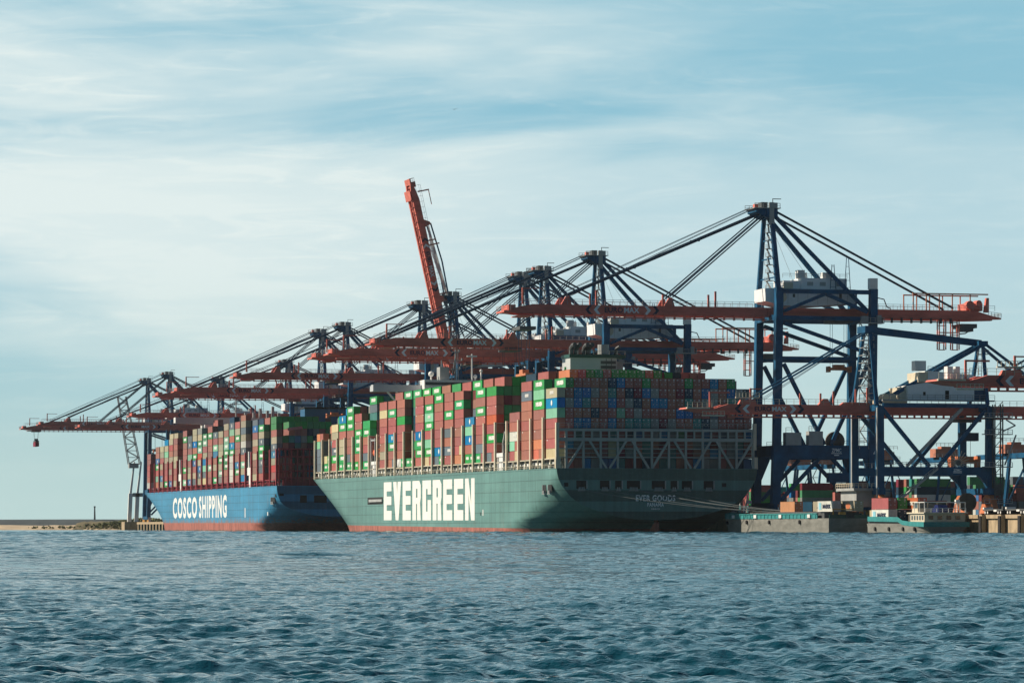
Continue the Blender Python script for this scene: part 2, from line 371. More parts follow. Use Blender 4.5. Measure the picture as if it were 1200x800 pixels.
    for sc, st, dist, strength in ((0.35, (1.0, 1.2, 1), 0.9, 0.55), (1.3, (1.0, 1.25, 1), 0.30, 0.65), (5.0, (1.0, 1.3, 1), 0.085, 0.7), (16.0, (1, 1.2, 1), 0.022, 0.6)):
        mp = n.new('ShaderNodeMapping'); mp.inputs['Scale'].default_value = st; mp.inputs['Rotation'].default_value = (0, 0, TH)
        L.new(tc.outputs['Object'], mp.inputs[0])
        t = n.new('ShaderNodeTexNoise'); t.inputs['Scale'].default_value = sc; t.inputs['Detail'].default_value = 4; t.inputs['Roughness'].default_value = 0.55; t.inputs['Distortion'].default_value = 0.4
        L.new(mp.outputs[0], t.inputs['Vector'])
        b = n.new('ShaderNodeBump'); b.inputs['Distance'].default_value = dist
        ms = n.new('ShaderNodeMath'); ms.operation = 'MULTIPLY'; ms.inputs[1].default_value = strength; L.new(gust.outputs[0], ms.inputs[0]); L.new(ms.outputs[0], b.inputs['Strength'])
        L.new(t.outputs[0], b.inputs['Height'])
        if prev: L.new(prev.outputs[0], b.inputs['Normal'])
        prev = b
    L.new(prev.outputs[0], p.inputs['Normal'])
    # a few torn lines of foam where the wind crosses the stream
    mf = n.new('ShaderNodeMapping'); mf.inputs['Scale'].default_value = (0.05, 0.16, 1); mf.inputs['Rotation'].default_value = (0, 0, TH); L.new(tc.outputs['Object'], mf.inputs[0])
    f1 = n.new('ShaderNodeTexNoise'); f1.inputs['Scale'].default_value = 1.0; f1.inputs['Detail'].default_value = 8; f1.inputs['Roughness'].default_value = 0.62; L.new(mf.outputs[0], f1.inputs['Vector'])
    fr = n.new('ShaderNodeMapRange'); fr.inputs[1].default_value = 0.705; fr.inputs[2].default_value = 0.75; fr.inputs[4].default_value = 0.75; L.new(f1.outputs[0], fr.inputs[0])
    fm = n.new('ShaderNodeMix'); fm.data_type = 'RGBA'; L.new(fr.outputs[0], fm.inputs[0]); fm.inputs[6].default_value = (0.006, 0.055, 0.082, 1); fm.inputs[7].default_value = (0.62, 0.68, 0.68, 1)
    L.new(fm.outputs[2], p.inputs['Base Color'])
    fq = n.new('ShaderNodeMapRange'); fq.inputs[3].default_value = 0.06; fq.inputs[4].default_value = 0.7; L.new(fr.outputs[0], fq.inputs[0]); L.new(fq.outputs[0], p.inputs['Roughness'])
    me.materials.append(m)
    o = bpy.data.objects.new('water', me); COL.objects.link(o); tag(o, None, None, kind='structure')
WAVE = 1.0
build_water()

# ------------------------------------------------------------------ quay, far shore
QX = 318.5; QZ = 4.6; QS, QE = 330.0, 2262.0
b = MB(); b.b2((QX, QS, -3), (1500, QE, QZ - 0.9)); b.b2((QX - 0.5, QS, QZ - 0.9), (QX + 1.2, QE, QZ)); tag(b.build('quay', M['concrete']), None, None, kind='structure')
b = MB(); b.b2((QX + 1.2, QS, QZ - 0.9), (1500, QE, QZ + 0.004)); tag(b.build('quay_paving', M['asphalt']), None, None, kind='structure')
FEND = []
for i in range(30):
    y = 700 + 12.4 * i
    if y > 975: break
    f = MB(); f.b2((QX - 1.5, y - 0.8, -1), (QX - 0.5, y + 0.8, QZ + 0.02)); f.m = 1
    f.b2((QX - 1.75, y - 0.7, 0.3), (QX - 1.5, y + 0.7, 4.3))
    o = f.build('fender_pier', [M['concrete'], M['rubber']])
    tag(o, 'tan concrete fender pier with black facing, standing against the quay wall', 'fender', 'fender piers along the quay wall')
# black blocks painting the shade of wall openings between the piers
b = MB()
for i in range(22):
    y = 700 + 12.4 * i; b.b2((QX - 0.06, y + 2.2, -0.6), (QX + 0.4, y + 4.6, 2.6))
b.build('quay_recess_shade', M['black']); tag(bpy.data.objects['quay_recess_shade'], None, None, kind='structure')
# wooden-looking jetty at the far end of the quay, ahead of the blue ship
t = thing('jetty', 'low piled concrete jetty at the far quay end ahead of the blue bow', 'jetty', (QX - 4.5, 2150, 0))
b = MB(); b.b2((-6, -95, 3.6), (3.9, 40, 4.9)); b.build('deck', M['concrete'], t)
for i in range(11):
    b = MB(); y = -92 + 12.5 * i; b.b2((-6.2, y - 1.6, -2), (-4.4, y + 1.6, 3.6)); b.build('pile', M['concrete'], t)
b = MB(); b.b2((-3, -94, -2), (3.8, 39, 3.5)); b.build('gap_shade', M['black'], t)  # black block painting the shade in the gaps between piles

def terrain(name, outline, zs, m, kind='structure'):
    """strip of land: outline = list of (x,y) along the shore, zs = profile [(inland offset, z)]"""
    b = MB(); n = len(zs); vs = []; rng = random.Random(3)
    d = Vector((math.sin(TH), math.cos(TH)))
    for (x, y, k) in outline:
        for (off, z) in zs: vs.append((x + d.x * off, y + d.y * off, z * k if z > 0 else z))
    fs = [(i * n + j, (i + 1) * n + j, (i + 1) * n + j + 1, i * n + j + 1) for i in range(len(outline) - 1) for j in range(n - 1)]
    o = b.add(vs, fs).build(name, m, smooth=True)
    return tag(o, None, None, kind=kind)
rg = random.Random(11)
def along(d0, lat0, lat1, n, amp, jag):
    ca, sa = math.cos(TH), math.sin(TH); L = []
    for i in range(n):
        lat = lat0 + (lat1 - lat0) * i / (n - 1); d = d0 + rg.uniform(-jag, jag)
        L.append((lat * ca + d * sa, -lat * sa + d * ca, 1 + rg.uniform(-amp, amp)))
    return L
terrain('dyke', along(3300, -1500, 300, 60, 0.02, 2), [(0, -1), (8, 3), (30, 8.6), (36, 9.2), (48, 9.2), (120, 3), (900, 2)], M['dyke'])
terrain('beach', along(2450, -1500, -190, 170, 0.15, 7), [(0, -0.6), (10, 0.4), (24, 1.5), (34, 2.4), (60, 3.0), (90, 3.2), (220, 2.9), (700, 2.0)], M['sand'])
# scrub growing on the dunes, read as one mass
b = MB(); ca, sa = math.cos(TH), math.sin(TH)
for i in range(3200):
    lat = rg.triangular(-290, -216, -250) if rg.random() < 0.85 else rg.uniform(-330, -205); d = 2450 + rg.uniform(4, 80)
    top = 6.8 * max(0.15, 1 - abs(lat + 252) / 60) + 1.2
    x, y = lat * ca + d * sa, -lat * sa + d * ca; z = rg.uniform(0.6, top); s = rg.uniform(0.5, 1.5)
    Mx = Matrix.Rotation(rg.uniform(0, 3), 3, 'Z') @ Matrix.Rotation(rg.uniform(-0.6, 0.6), 3, 'X')
    vs = [Mx @ Vector(p) * s + Vector((x, y, z)) for p in ((1, 0, 0), (-.5, .9, 0), (-.5, -.9, 0), (0, 0, .8), (0, 0, -.6))]
    b.add(vs, [(0, 1, 3), (1, 2, 3), (2, 0, 3), (1, 0, 4), (2, 1, 4), (0, 2, 4)])
tag(b.build('dune_scrub', M['scrub']), 'olive scrub covering the low dune on the left shore', 'scrub', kind='stuff')
terrain('dune', along(2456, -300, -208, 40, 0.12, 5), [(0, -0.6), (12, 1.5), (30, 4.6), (60, 5.6), (120, 4.0), (200, 2)], mat('dune_soil', (0.16, 0.135, 0.075), 0.95, var=0.5, scale=0.1))
t = thing('radar_mast', 'slim dark mast standing alone on the distant dyke', 'mast', ((-385) * ca + 3330 * sa, 385 * sa + 3330 * ca, 8.8))
b = MB(); b.tube((0, 0, 0), (0, 0, 11.5), 0.9, 8, 0.6); b.build('pole', M['dgrey'], t); b = MB(); b.box((0, 0, 12), (1.6, 1.6, 1.2)); b.build('mast_head', M['dgrey'], t)

# haze
hb = MB(); hb.b2((-6300, -6300, -4), (6300, 6300, 140)); ho = hb.build('haze', bpy.data.materials.new('haze_air'))
hm = ho.data.materials[0]; hm.use_nodes = True; nt = hm.node_tree
for x in list(nt.nodes): nt.nodes.remove(x)
ou = nt.nodes.new('ShaderNodeOutputMaterial'); pv = nt.nodes.new('ShaderNodeVolumePrincipled')
pv.inputs['Color'].default_value = (0.80, 0.92, 0.96, 1); pv.inputs['Density'].default_value = HAZE; pv.inputs['Anisotropy'].default_value = 0.0
nt.links.new(pv.outputs[0], ou.inputs['Volume']); tag(ho, 'pale sea haze over the harbour', 'haze', kind='stuff')
# ------------------------------------------------------------------ big ships
X0 = 256.62                       # port face of the outermost container column
PITCH, ROW, TIER, BAY = 14.4, 2.5, 2.84, 12.2
def interp(tab, x):
    for (a, va), (b2, vb) in zip(tab, tab[1:]):
        if x <= b2: return va + (vb - va) * max(0, x - a) / (b2 - a)
    return tab[-1][1]

def make_hull(root, L, B, D, T, trim, boot_z, paint, boot, wl0, dk0, hollow=1.0):
    """ship hull: u from the transom forward (+y), half breadths from a table; T = transom outline (z, half breadth)"""
    UK = [(0, 62), (1.6, 52), (5.2, 33), (8.1, 25), (10.8, 18), (12.5, 11), (15, 3), (30, 2)]
    zs = sorted({-2.0, -0.6, boot_z, 2.4, T[0][0], T[0][0] + 0.25, 4.6, 6.6, 8.0, 10.0, 12.0, 13.5, 15.0, 16.6, D})
    us = [0, .6, 1.5, 3, 5, 7.5, 10, 13, 17, 21, 26, 31, 37, 44, 52, 62, 80, 110, 150, 200, 240] + [250 + 5 * i for i in range(25)] + [372 + 2.5 * i for i in range(8)] + [391 + 1.0 * i for i in range(10)]
    us = [u * L / 400 if u > 240 else u for u in us]
    zt = T[0][0]
    def half(u, z):
        bt = interp(T, z) if z >= zt else 0.0
        uk = interp(UK, max(0, z)); u0 = 0 if z >= zt else (zt - z) * 2.2
        g = min(1, max(0, (u - u0) / (uk - u0))); g = 1 - (1 - g) ** 2.1
        hb = bt + (B / 2 - bt) * g
        k = max(0, min(1, z / D)); st = wl0 + (dk0 - wl0) * k ** hollow; en = L - 12 + 12 * k; pw = 1.75 + 0.5 * k
        if u > st: hb *= max(0, 1 - ((u - st) / (en - st)) ** pw) if u < en else 0
        return hb
    def pos(u, z, sgn):
        if z < zt: u = max(u, (zt - z) * 2.2)
        k = max(0, min(1, z / D)); u = min(u, L - 12 + 12 * k)
        return (sgn * half(u, z), u, z + trim * u)
    b = MB(); nz, nu = len(zs), len(us)
    vs = [pos(u, z, s) for s in (-1, 1) for z in zs for u in us]
    idx = lambda s, i, j: (0 if s < 0 else nz * nu) + i * nu + j
    for s in (-1, 1):
        for i in range(nz - 1):
            b.m = 1 if zs[i + 1] <= boot_z + 1e-6 else 0
            o = len(b.v) if (s < 0 and i == 0) else 0
            if s < 0 and i == 0: b.v.extend(vs)
            for j in range(nu - 1):
                q = (idx(s, i, j), idx(s, i, j + 1), idx(s, i + 1, j + 1), idx(s, i + 1, j))
                b.f.append(q if s < 0 else q[::-1]); b.mi.append(b.m)
    # transom plate and deck have their own vertices, so the edges stay crisp
    rows = [(z, half(0, z)) for z in zs if z >= zt]
    b.m = 0; n = len(rows); k = len(b.v)
    b.v += [(-h, 0, z) for z, h in rows] + [(h, 0, z) for z, h in rows]
    for i in range(n - 1): b.f.append((k + i, k + i + 1, k + n + i + 1, k + n + i)); b.mi.append(0)
    k = len(b.v); b.v += [pos(u, D, -1) for u in us] + [pos(u, D, 1) for u in us]
    for j in range(nu - 1): b.f.append((k + j, k + j + 1, k + nu + j + 1, k + nu + j)); b.mi.append(0)
    me = bpy.data.meshes.new('hull'); me.from_pydata(b.v, [], b.f); me.materials.append(paint); me.materials.append(boot)
    me.polygons.foreach_set('material_index', b.mi); me.polygons.foreach_set('use_smooth', [True] * len(b.f)); me.update()
    bm = bmesh.new(); bm.from_mesh(me); bmesh.ops.recalc_face_normals(bm, faces=bm.faces)
    big = max(bm.faces, key=lambda f: f.calc_area())
    bm.to_mesh(me); bm.free()
    o = bpy.data.objects.new('hull', me); COL.objects.link(o); o.parent = root
    return half

def side_letters(root, name, glyphs, x, m):
    """flat lettering plates 3 mm proud of a ship side; glyphs = (list of polygons in (y,z))"""
    vs, fs = glyphs; b = MB(); b.add([(x, y, z) for y, z in vs], fs)
    return b.build(name, m, root)

# block capitals on a 10 x 13 grid, drawn as rectangles and quads
BLOCK = {
 'E': [[(0,0),(3.7,0),(3.7,13),(0,13)], [(3.7,0),(10,0),(10,3.2),(3.7,3.2)], [(3.7,5.2),(9.7,5.2),(9.7,8.1),(3.7,8.1)], [(3.7,9.9),(9.9,9.9),(9.9,13),(3.7,13)]],
 'V': [[(0,13),(3.2,0),(6.8,0),(4.3,13)], [(6.8,0),(10,13),(5.7,13),(5.146,8.6)]],
 'R': [[(0,0),(4.3,0),(4.3,13),(0,13)], [(4.3,10.4),(8.2,10.4),(8.2,13),(4.3,13)], [(8.2,10.4),(10,10.4),(10,11.6),(8.2,13)], [(6.1,7.4),(10,7.4),(10,10.4),(6.1,10.4)], [(4.3,5.4),(9.0,5.4),(10,7.4),(4.3,7.4)], [(5.7,0),(10,0),(9.2,5.4),(5.7,5.4)]],
 'G': [[(0,0),(4.2,0),(4.2,13),(0,13)], [(4.2,10.2),(10,10.2),(10,13),(4.2,13)], [(4.2,0),(10,0),(10,2.8),(4.2,2.8)], [(6.1,2.8),(10,2.8),(10,6.6),(6.1,6.6)], [(6.1,8.4),(10,8.4),(10,10.2),(6.1,10.2)]],
 'N': [[(0,0),(3.6,0),(3.6,13),(0,13)], [(6.4,0),(10,0),(10,13),(6.4,13)], [(3.6,13),(3.6,8.2),(6.4,0),(6.4,4.8)]],
}
def block_word(word, y_left, y_right, z0, z1, gap=0.2):
    """letters run from y_left (bow side) to y_right (stern side)"""
    n = len(word); w = (y_left - y_right) / (n + (n - 1) * gap); vs, fs = [], []
    for i, ch in enumerate(word):
        yl = y_left - i * w * (1 + gap)
        for poly in BLOCK[ch]:
            k = len(vs); vs += [(yl - px / 10 * w, z0 + pz / 13 * (z1 - z0)) for px, pz in poly]
            fs.append(tuple(range(k, k + len(poly))))
    return vs, fs
def font_word(word, y_left, y_right, z0, z1, bold):
    vs, fs = fit_text(word, y_left - y_right, z1 - z0, bold, 1.22)
    return [((y_left + y_right) / 2 - x, (z0 + z1) / 2 + y) for x, y in vs], fs

def mooring_port(root, x, z, w, h, face='stern', xs=0.0, roll=2):
    """black plate painting the shade inside an opening, with fairlead rollers on its sill"""
    t = (lambda a, d, c: (a, -d, c)) if face == 'stern' else (lambda a, d, c: (xs - d, a, c))
    def bx(b, a0, a1, d0, d1, c0, c1): b.b2(t(a0, d0, c0), t(a1, d1, c1))
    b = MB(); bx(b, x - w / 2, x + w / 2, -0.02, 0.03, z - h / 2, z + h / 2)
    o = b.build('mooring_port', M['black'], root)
    if roll:
        f = MB()
        k = roll; s = w * 0.62 / k
        for i in range(k):
            c = x + (i - (k - 1) / 2) * s
            bx(f, c - s * 0.36, c - s * 0.12, 0.03, 0.5, z - h / 2 - 0.55, z - h / 2 + 0.45)
            bx(f, c + s * 0.12, c + s * 0.36, 0.03, 0.5, z - h / 2 - 0.55, z - h / 2 + 0.45)
        bx(f, x - w * 0.36, x + w * 0.36, 0.03, 0.42, z - h / 2 - 0.62, z - h / 2 - 0.40)
        f.build('fairlead', M['grey'], o)
        s = MB(); bx(s, x + w / 2 - 0.02, x + w / 2 + 0.3, 0.02, 0.12, z - h / 2, z + h / 2); s.build('port_edge', M['grey'], o)
    return o

def lashing_bridge(root, y, z0, ztop, xl, xr, paint):
    """transverse steel frame between two bays"""
    b = MB()
    for sgn, x in ((-1, xl), (1, xr)):
        b.b2((x - 0.15, y - 0.55, z0), (x + 0.45, y + 0.55, ztop))
    n = int((xr - xl) / 5)
    for i in range(1, n): 
        x = xl + (xr - xl) * i / n; b.beam((x, y, z0), (x, y, ztop), 0.35)
    for z in (z0 + 3.0, z0 + 8.2, ztop - 0.2): b.b2((xl, y - 0.5, z - 0.15), (xr, y + 0.5, z))
    return b.build('lashing_bridge', paint, root)

def pedestals(root, y0, y1, z0, z1, x, paint, light):
    """row of container posts along the deck edge with vents, lockers and the dark hatch side behind"""
    b = MB()
    b.m = 1; b.b2((x + 2.6, y0, z0), (x + 2.9, y1, z1 - 0.05)); b.m = 0
    y = y0
    while y < y1 - 1:
        b.b2((x + 0.05, y - 0.3, z0), (x + 0.7, y + 0.3, z1 - 0.1))
        b.b2((x + 0.3, y + 5.9, z0), (x + 0.7, y + 6.25, z1 - 0.1))
        b.b2((x + 0.3, y + 0.3, z1 - 0.38), (x + 0.6, y + BAY, z1 - 0.1))
        y += PITCH
    o = b.build('deck_post_row', [paint, M['dgrey']], root)
    v = MB(); rr = random.Random(5); y = y0 + 1
    while y < y1 - 3:
        v.b2((x + 1.2, y, z0 + rr.uniform(0.9, 1.3)), (x + 2.3, y + rr.uniform(1.6, 2.6), z0 + rr.uniform(1.7, 2.0)))
        if rr.random() < .5: v.b2((x + 0.9, y + 0.6, z0), (x + 1.6, y + 1.3, z0 + rr.uniform(.7, 1.1)))
        y += rr.uniform(2.9, 4.3)
    build_each(v, 'deck_fitting', light, root)
    r = MB(); r.rail((x + 0.02, y0, z0), (x + 0.02, y1, z0), 1.1, 0.035, 3.6); r.build('guard_rail', paint, root)

# ---------------- green ship
EY = 979.0; EB = 59.0; EX = X0 + 57.5 / 2; ED = 18.2; ETRIM = 0.0042
ship = thing('container_ship', 'dark green container ship with white lettering and stacked deck cargo, stern toward viewer', 'ship', (EX, EY, 0), 'container ships at the quay')
TE = [(3.6, 1.2), (3.7, 5.0), (4.5, 11.8), (6.0, 17.5), (8.1, 22.5), (10.3, 25.6), (14.0, 28.5), (16.0, 29.2), (18.2, 29.5)]
make_hull(ship, 400, EB, ED, TE, ETRIM, 1.15, M['hull_green'], M['boot'], 280, 360, 1.12)
tr = lambda y: ETRIM * y
# the word on the port side, tilted with the trim
vs, fs = block_word('EVERGREEN', 234.5, 99.5, 3.55, 16.5)
side_letters(ship, 'side_lettering', ([(y, z + tr(y) * 0.55) for y, z in vs], fs), -EB / 2 - 0.012, M['lettering_white'])
M['stern_white'] = mat('brightened_white_lettering', (.93, .94, .93), .5, var=.03)  # whiter than the side letters, to offset the shade on the stern
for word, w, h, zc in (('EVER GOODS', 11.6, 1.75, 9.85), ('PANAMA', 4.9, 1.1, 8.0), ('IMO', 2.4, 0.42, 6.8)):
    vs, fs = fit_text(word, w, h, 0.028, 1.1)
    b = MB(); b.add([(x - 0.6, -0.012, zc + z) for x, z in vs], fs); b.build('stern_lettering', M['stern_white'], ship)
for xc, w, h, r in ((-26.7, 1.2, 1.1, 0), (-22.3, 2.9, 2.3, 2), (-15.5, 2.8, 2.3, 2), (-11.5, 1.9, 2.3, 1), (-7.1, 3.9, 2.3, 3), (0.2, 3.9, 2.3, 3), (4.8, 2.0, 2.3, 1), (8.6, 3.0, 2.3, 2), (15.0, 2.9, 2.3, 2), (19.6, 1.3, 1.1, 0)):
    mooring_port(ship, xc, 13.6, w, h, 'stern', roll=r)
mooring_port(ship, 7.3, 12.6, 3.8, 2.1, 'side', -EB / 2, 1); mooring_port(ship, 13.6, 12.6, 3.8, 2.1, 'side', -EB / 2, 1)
b = MB(); b.b2((-EB / 2 - 0.05, 236, 9.6), (-EB / 2 + 0.1, 262, 12.0)); o = b.build('gangway_shade', M['black'], ship)  # black plate painting the shade of a recess behind the gangway
b = MB(); b.b2((-EB / 2 - 0.5, 236, 10.4), (-EB / 2 - 0.06, 258, 11.3)); b.build('gangway', M['grey'], o)
b = MB(); b.prismx([(0.2, -1), (0.2, 2.6), (3.0, 5.0), (6.5, 4.2), (6.5, -1)], -0.5, 0.5); b.build('rudder', M['boot'], ship)
for u in (91, 88):
    b = MB(); b.b2((-EB / 2 - 0.02, u, 5.2), (-EB / 2 + 0.02, u + 0.9, 7.0 if u != 91 else 6.2)); b.build('draught_mark', M['lettering_white'] if u != 91 else M['black'], ship)
# hatch coaming in three trimmed lengths
b = MB()
for i in range(1, 24):
    y = 2.5 + i * PITCH; zz = ED + tr(y + 6)
    b.b2((-26.4, y, zz - 0.6), (26.4, y + BAY + 1.4, zz + 2.75))
b.build('hatch_coaming', M['darkgreen'], ship)
for k in range(5):
    y0 = 1.6 + k * 5 * PITCH; zz = ED + tr(y0 + 30)
    pedestals(ship, y0 + 0.9, y0 + 5 * PITCH + 0.9 if k < 4 else 360, zz - 0.1, zz + 2.85, -EB / 2, M['cream'], M['white'])
for i in range(1, 26):
    y = 1.4 + i * PITCH - 0.0; 
    if y > 362: break
    zz = ED + tr(y); lashing_bridge(ship, y, zz, ED + 14.6 + tr(y), -EB / 2 + 0.02, EB / 2 - 0.02, M['cream'])
# stern lattice
b = MB(); yl = 0.9; g = M['lash'] if 'lash' in M else mat('shaded_lashing_cream', (0.33, 0.37, 0.35), 0.6, var=0.15, scale=0.4)  # shaded copy of the cream lashing paint, shade put into the colour
for z, h in ((29.0, 0.75), (26.3, 0.95), (23.75, 0.28), (21.35, 0.28), (24.9, 0.12), (27.5, 0.12), (22.5, 0.12)): b.beam((-28.4, yl, z), (28.9, yl, z), 0.9 if h > .5 else .2, h)
for i in range(24):
    x = -26.5 + 2.5 * i
    if x > 28.8: break
    full = i % 2 == 0
    b.beam((x, yl - .1, ED if full else 26.3), (x, yl - .1, 29.0), 0.62 if full else 0.5)
for k in range(5):
    xa = -20.6 + 12.42 * k
    for s in (-1, 1):
        if xa + s * 5.7 < 28.8: b.beam((xa + s * 0.7, yl - 0.25, 26.2), (xa + s * 5.75, yl - 0.25, ED), 0.62)
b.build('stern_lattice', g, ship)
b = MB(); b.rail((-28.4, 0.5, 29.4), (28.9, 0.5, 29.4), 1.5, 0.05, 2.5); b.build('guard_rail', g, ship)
for x in (-29.1, 28.9):
    b = MB(); b.b2((x - 0.45, 0.3, 20.6 if x < 0 else 23.5), (x + 0.45, 1.5, 31)); b.b2((x - 0.5, 0.5, 18.1), (x + 0.9, 1.3, 21.5)); b.build('lattice_post', M['cream'], ship)
# aft funnel island: pale casing, dark band, green tree-like mark, exhaust pipes
fy = 1040.5 - EY
fun = MB().b2((-9.2, fy, 18), (5.2, fy + 9.5, 52.2)).build('funnel', mat('funnel_grey', (0.50, 0.53, 0.53), 0.5, var=0.1, scale=0.2), ship)
MB().b2((-9.5, fy - 0.3, 52.2), (7.9, fy + 9.8, 53.2)).build('funnel_band', M['darkgreen'], fun)
MB().b2((5.25, fy + 1.6, 18), (7.6, fy + 9.0, 51.2)).build('funnel_casing', M['grey'], fun)
b = MB()
for z in (45.8, 47.4, 49.0, 50.4): b.b2((0.2, fy - 0.12, z), (4.9, fy - 0.02, z + 0.9))
for x in (1.8, 3.4): b.b2((x, fy - 0.16, 44), (x + 0.2, fy - 0.1, 52))
b.build('louvre', M['dgrey'], fun)
b = MB()
for z in (43.6, 45.4, 47.2): b.beam((-9.26, fy + 4.9, z), (-9.26, fy + 4.9, z + 1.5), 0.1, 4.2 - (z - 43.6) * .8)
b.beam((-9.28, fy + 4.9, 42.5), (-9.28, fy + 4.9, 49.6), 0.1, 0.9); b.build('funnel_mark', mat('green_mark', (0.02, 0.42, 0.12), .5), fun)
b = MB()
for x in (-7.6, -6.0, -3.6, -2.2): b.path([(x, fy + 5, 53.4), (x, fy + 5, 55.0), (x + 0.3, fy + 3.9, 56.0), (x + 0.5, fy + 2.4, 56.2)], 0.72, 8)
b.path([(6.0, fy + 5, 53.0), (6.2, fy + 4, 55.2), (7.0, fy + 3.2, 55.8)], 0.5, 8)
b.build('exhaust_pipe', M['dgrey'], fun)
b = MB(); b.tube((2.4, fy + 5, 53.5), (2.4, fy + 5, 56.4), 1.7, 10); b.build('vent_drum', M['grey'], fun)
b = MB(); b.rail((-9.3, fy, 53.2), (7.8, fy, 53.2)); b.build('guard_rail', M['grey'], fun)
# accommodation block, bridge and masts
ay = 1227.0 - EY
dh = MB().b2((-16, ay, 18), (16, ay + 11, 49.2)).build('deckhouse', M['white'], ship)
b = MB()
for k in (7, 8):
    for i in range(11): b.b2((-14.6 + i * 2.8, ay - 0.06, 22 + k * 2.9), (-13.4 + i * 2.8, ay + 0.05, 23 + k * 2.9))
build_each(b, 'window', M['glass'], dh)
br = MB().b2((-29.4, ay + 5.0, 49.0), (29.4, ay + 10.5, 51.3)).build('bridge_wing', mat('bridge_paint', (0.50, 0.53, 0.55), .5, var=.08), ship)
MB().b2((-12, ay + 1, 49.1), (12, ay + 11, 53.0)).build('wheelhouse', M['white'], br)
b = MB(); b.b2((-11.6, ay + 0.9, 51.2), (11.6, ay + 1.05, 52.2)); b.build('window', M['glass'], br)
b = MB()
for s in (-1, 1):
    b.beam((s * 24, ay + 7, 49), (s * 16, ay + 7, 40), 0.6); b.beam((s * 21, ay + 6, 49), (s * 16, ay + 6, 43), 0.6)
b.build('wing_strut', M['white'], br)
b = MB()
b.tube((0.3, ay + 6, 53), (0.3, ay + 6, 67), 0.42, 8, 0.2); b.tube((1.3, ay + 6, 53), (1.0, ay + 6, 66), 0.12, 6)
for z, w in ((57, 3.2), (60, 4.6), (63, 2.6)): b.beam((0.3 - w / 2, ay + 6, z), (0.3 + w / 2, ay + 6, z), 0.3); b.box((0.3 + w / 2, ay + 6, z + .5), (.5, .5, .8))
b.beam((-1.2, ay + 6, 53), (0.3, ay + 6, 62), 0.25); b.build('radar_mast', M['grey'], ship)
for x, z, r in ((-8.5, 55.2, 1.0), (7.4, 54.5, .7), (9.5, 56.5, .55)):
    d = MB(); bm = bmesh.new(); bmesh.ops.create_icosphere(bm, subdivisions=2, radius=r)
    d.add([v.co + Vector((x, ay + 6, z)) for v in bm.verts], [tuple(v.index for v in f.verts) for f in bm.faces]); bm.free()
    d.tube((x, ay + 6, 52.5), (x, ay + 6, z), .3); d.build('radome', M['white'], ship, True)
b = MB(); b.b2((-6.0, ay + 3, 53), (-2.6, ay + 8, 57.6)); b.tube((-5, ay + 5, 57), (-5, ay + 5, 60), .2); b.build('signal_house', M['grey'], ship)
b = MB(); b.tube((6.2, ay + 6, 53), (6.2, ay + 6, 62.4), .3); b.beam((4.4, ay + 6, 61.6), (8, ay + 6, 61.6), .5); b.build('antenna', M['white'], ship)
# orange lifeboat in its davits and white ladder houses at the gaps
z0 = ED + tr(ay)
lb = MB()
sec = [(-4.6, .15), (-4.0, 1.0), (-2, 1.45), (2, 1.45), (4.0, 1.0), (4.6, .2)]
n = 10; vs = [(-EB / 2 + 2.0 + r * math.cos(2 * math.pi * i / n), ay + 6.0 + y, z0 + 8.3 + r * 1.05 * math.sin(2 * math.pi * i / n)) for y, r in sec for i in range(n)]
fs = [(a * n + i, a * n + (i + 1) % n, (a + 1) * n + (i + 1) % n, (a + 1) * n + i) for a in range(len(sec) - 1) for i in range(n)]
lb.add(vs, fs); lbo = lb.build('lifeboat', mat('lifeboat_orange', (0.78, 0.16, 0.06), .4, var=.1), ship, True)
b = MB()
for y in (ay + 2.6, ay + 9.4): b.beam((-EB / 2 + 0.4, y, z0), (-EB / 2 + 0.4, y, z0 + 13.5), .6); b.beam((-EB / 2 + 0.4, y, z0 + 13), (-EB / 2 + 4, y, z0 + 11), .5)
b.b2((-EB / 2 + .2, ay + 1.8, z0 + 12.4), (-EB / 2 + 3, ay + 10.2, z0 + 13)); b.build('davit', M['grey'], lbo)
for y in (ay, fy + 1.5):
    zz = ED + tr(y); b = MB(); b.b2((-EB / 2 + .3, y + 1.5, zz), (-EB / 2 + 2.4, y + 6.4, zz + 4.4)); b.b2((-EB / 2 + .1, y + .6, zz + 4.1), (-EB / 2 + 2.6, y + 8.4, zz + 5.3))
    for q in (8, 10.5): b.b2((-EB / 2 + .4, y + q, zz), (-EB / 2 + .8, y + q + .5, zz + 4))
    b.build('ladder_house', M['white'], ship)
    b = MB()
    b.tube((-EB / 2 + 1.2, y + 4.5, zz + 5.2), (-EB / 2 + 1.2, y + 4.5, zz + 8.5), .35, 6); b.beam((-EB / 2 + 1.2, y + 4.5, zz + 8.4), (-EB / 2 + 1.2, y + 2.0, zz + 11.6), .5); b.build('provision_davit', M['grey'], ship)

# ---------------- blue ship
CY = 1421.5; CB = 58.6; CX = X0 + 57.5 / 2; CD = 18.3
ship2 = thing('container_ship', 'bright blue container ship with white lettering and rusty red waterline', 'ship', (CX, CY, 0), 'container ships at the quay')
TC = [(5.6, 1.2), (5.8, 8.0), (6.6, 15.0), (8.1, 21.5), (9.6, 25.2), (11.5, 27.6), (14.0, 28.7), (16.0, 29.2), (18.2, 29.3)]
make_hull(ship2, 400, CB, CD, TC, 0.0012, 3.4, M['hull_blue'], M['boot'], 296, 372, 1.75)
vs, fs = font_word('COSCO', 277.0, 204.0, 5.8, 15.6, 0.034); side_letters(ship2, 'side_lettering', (vs, fs), -CB / 2 - 0.012, M['lettering_white'])
vs, fs = font_word('SHIPPING', 198.0, 122.0, 5.8, 15.8, 0.032); side_letters(ship2, 'side_lettering', (vs, fs), -CB / 2 - 0.012, M['lettering_white'])
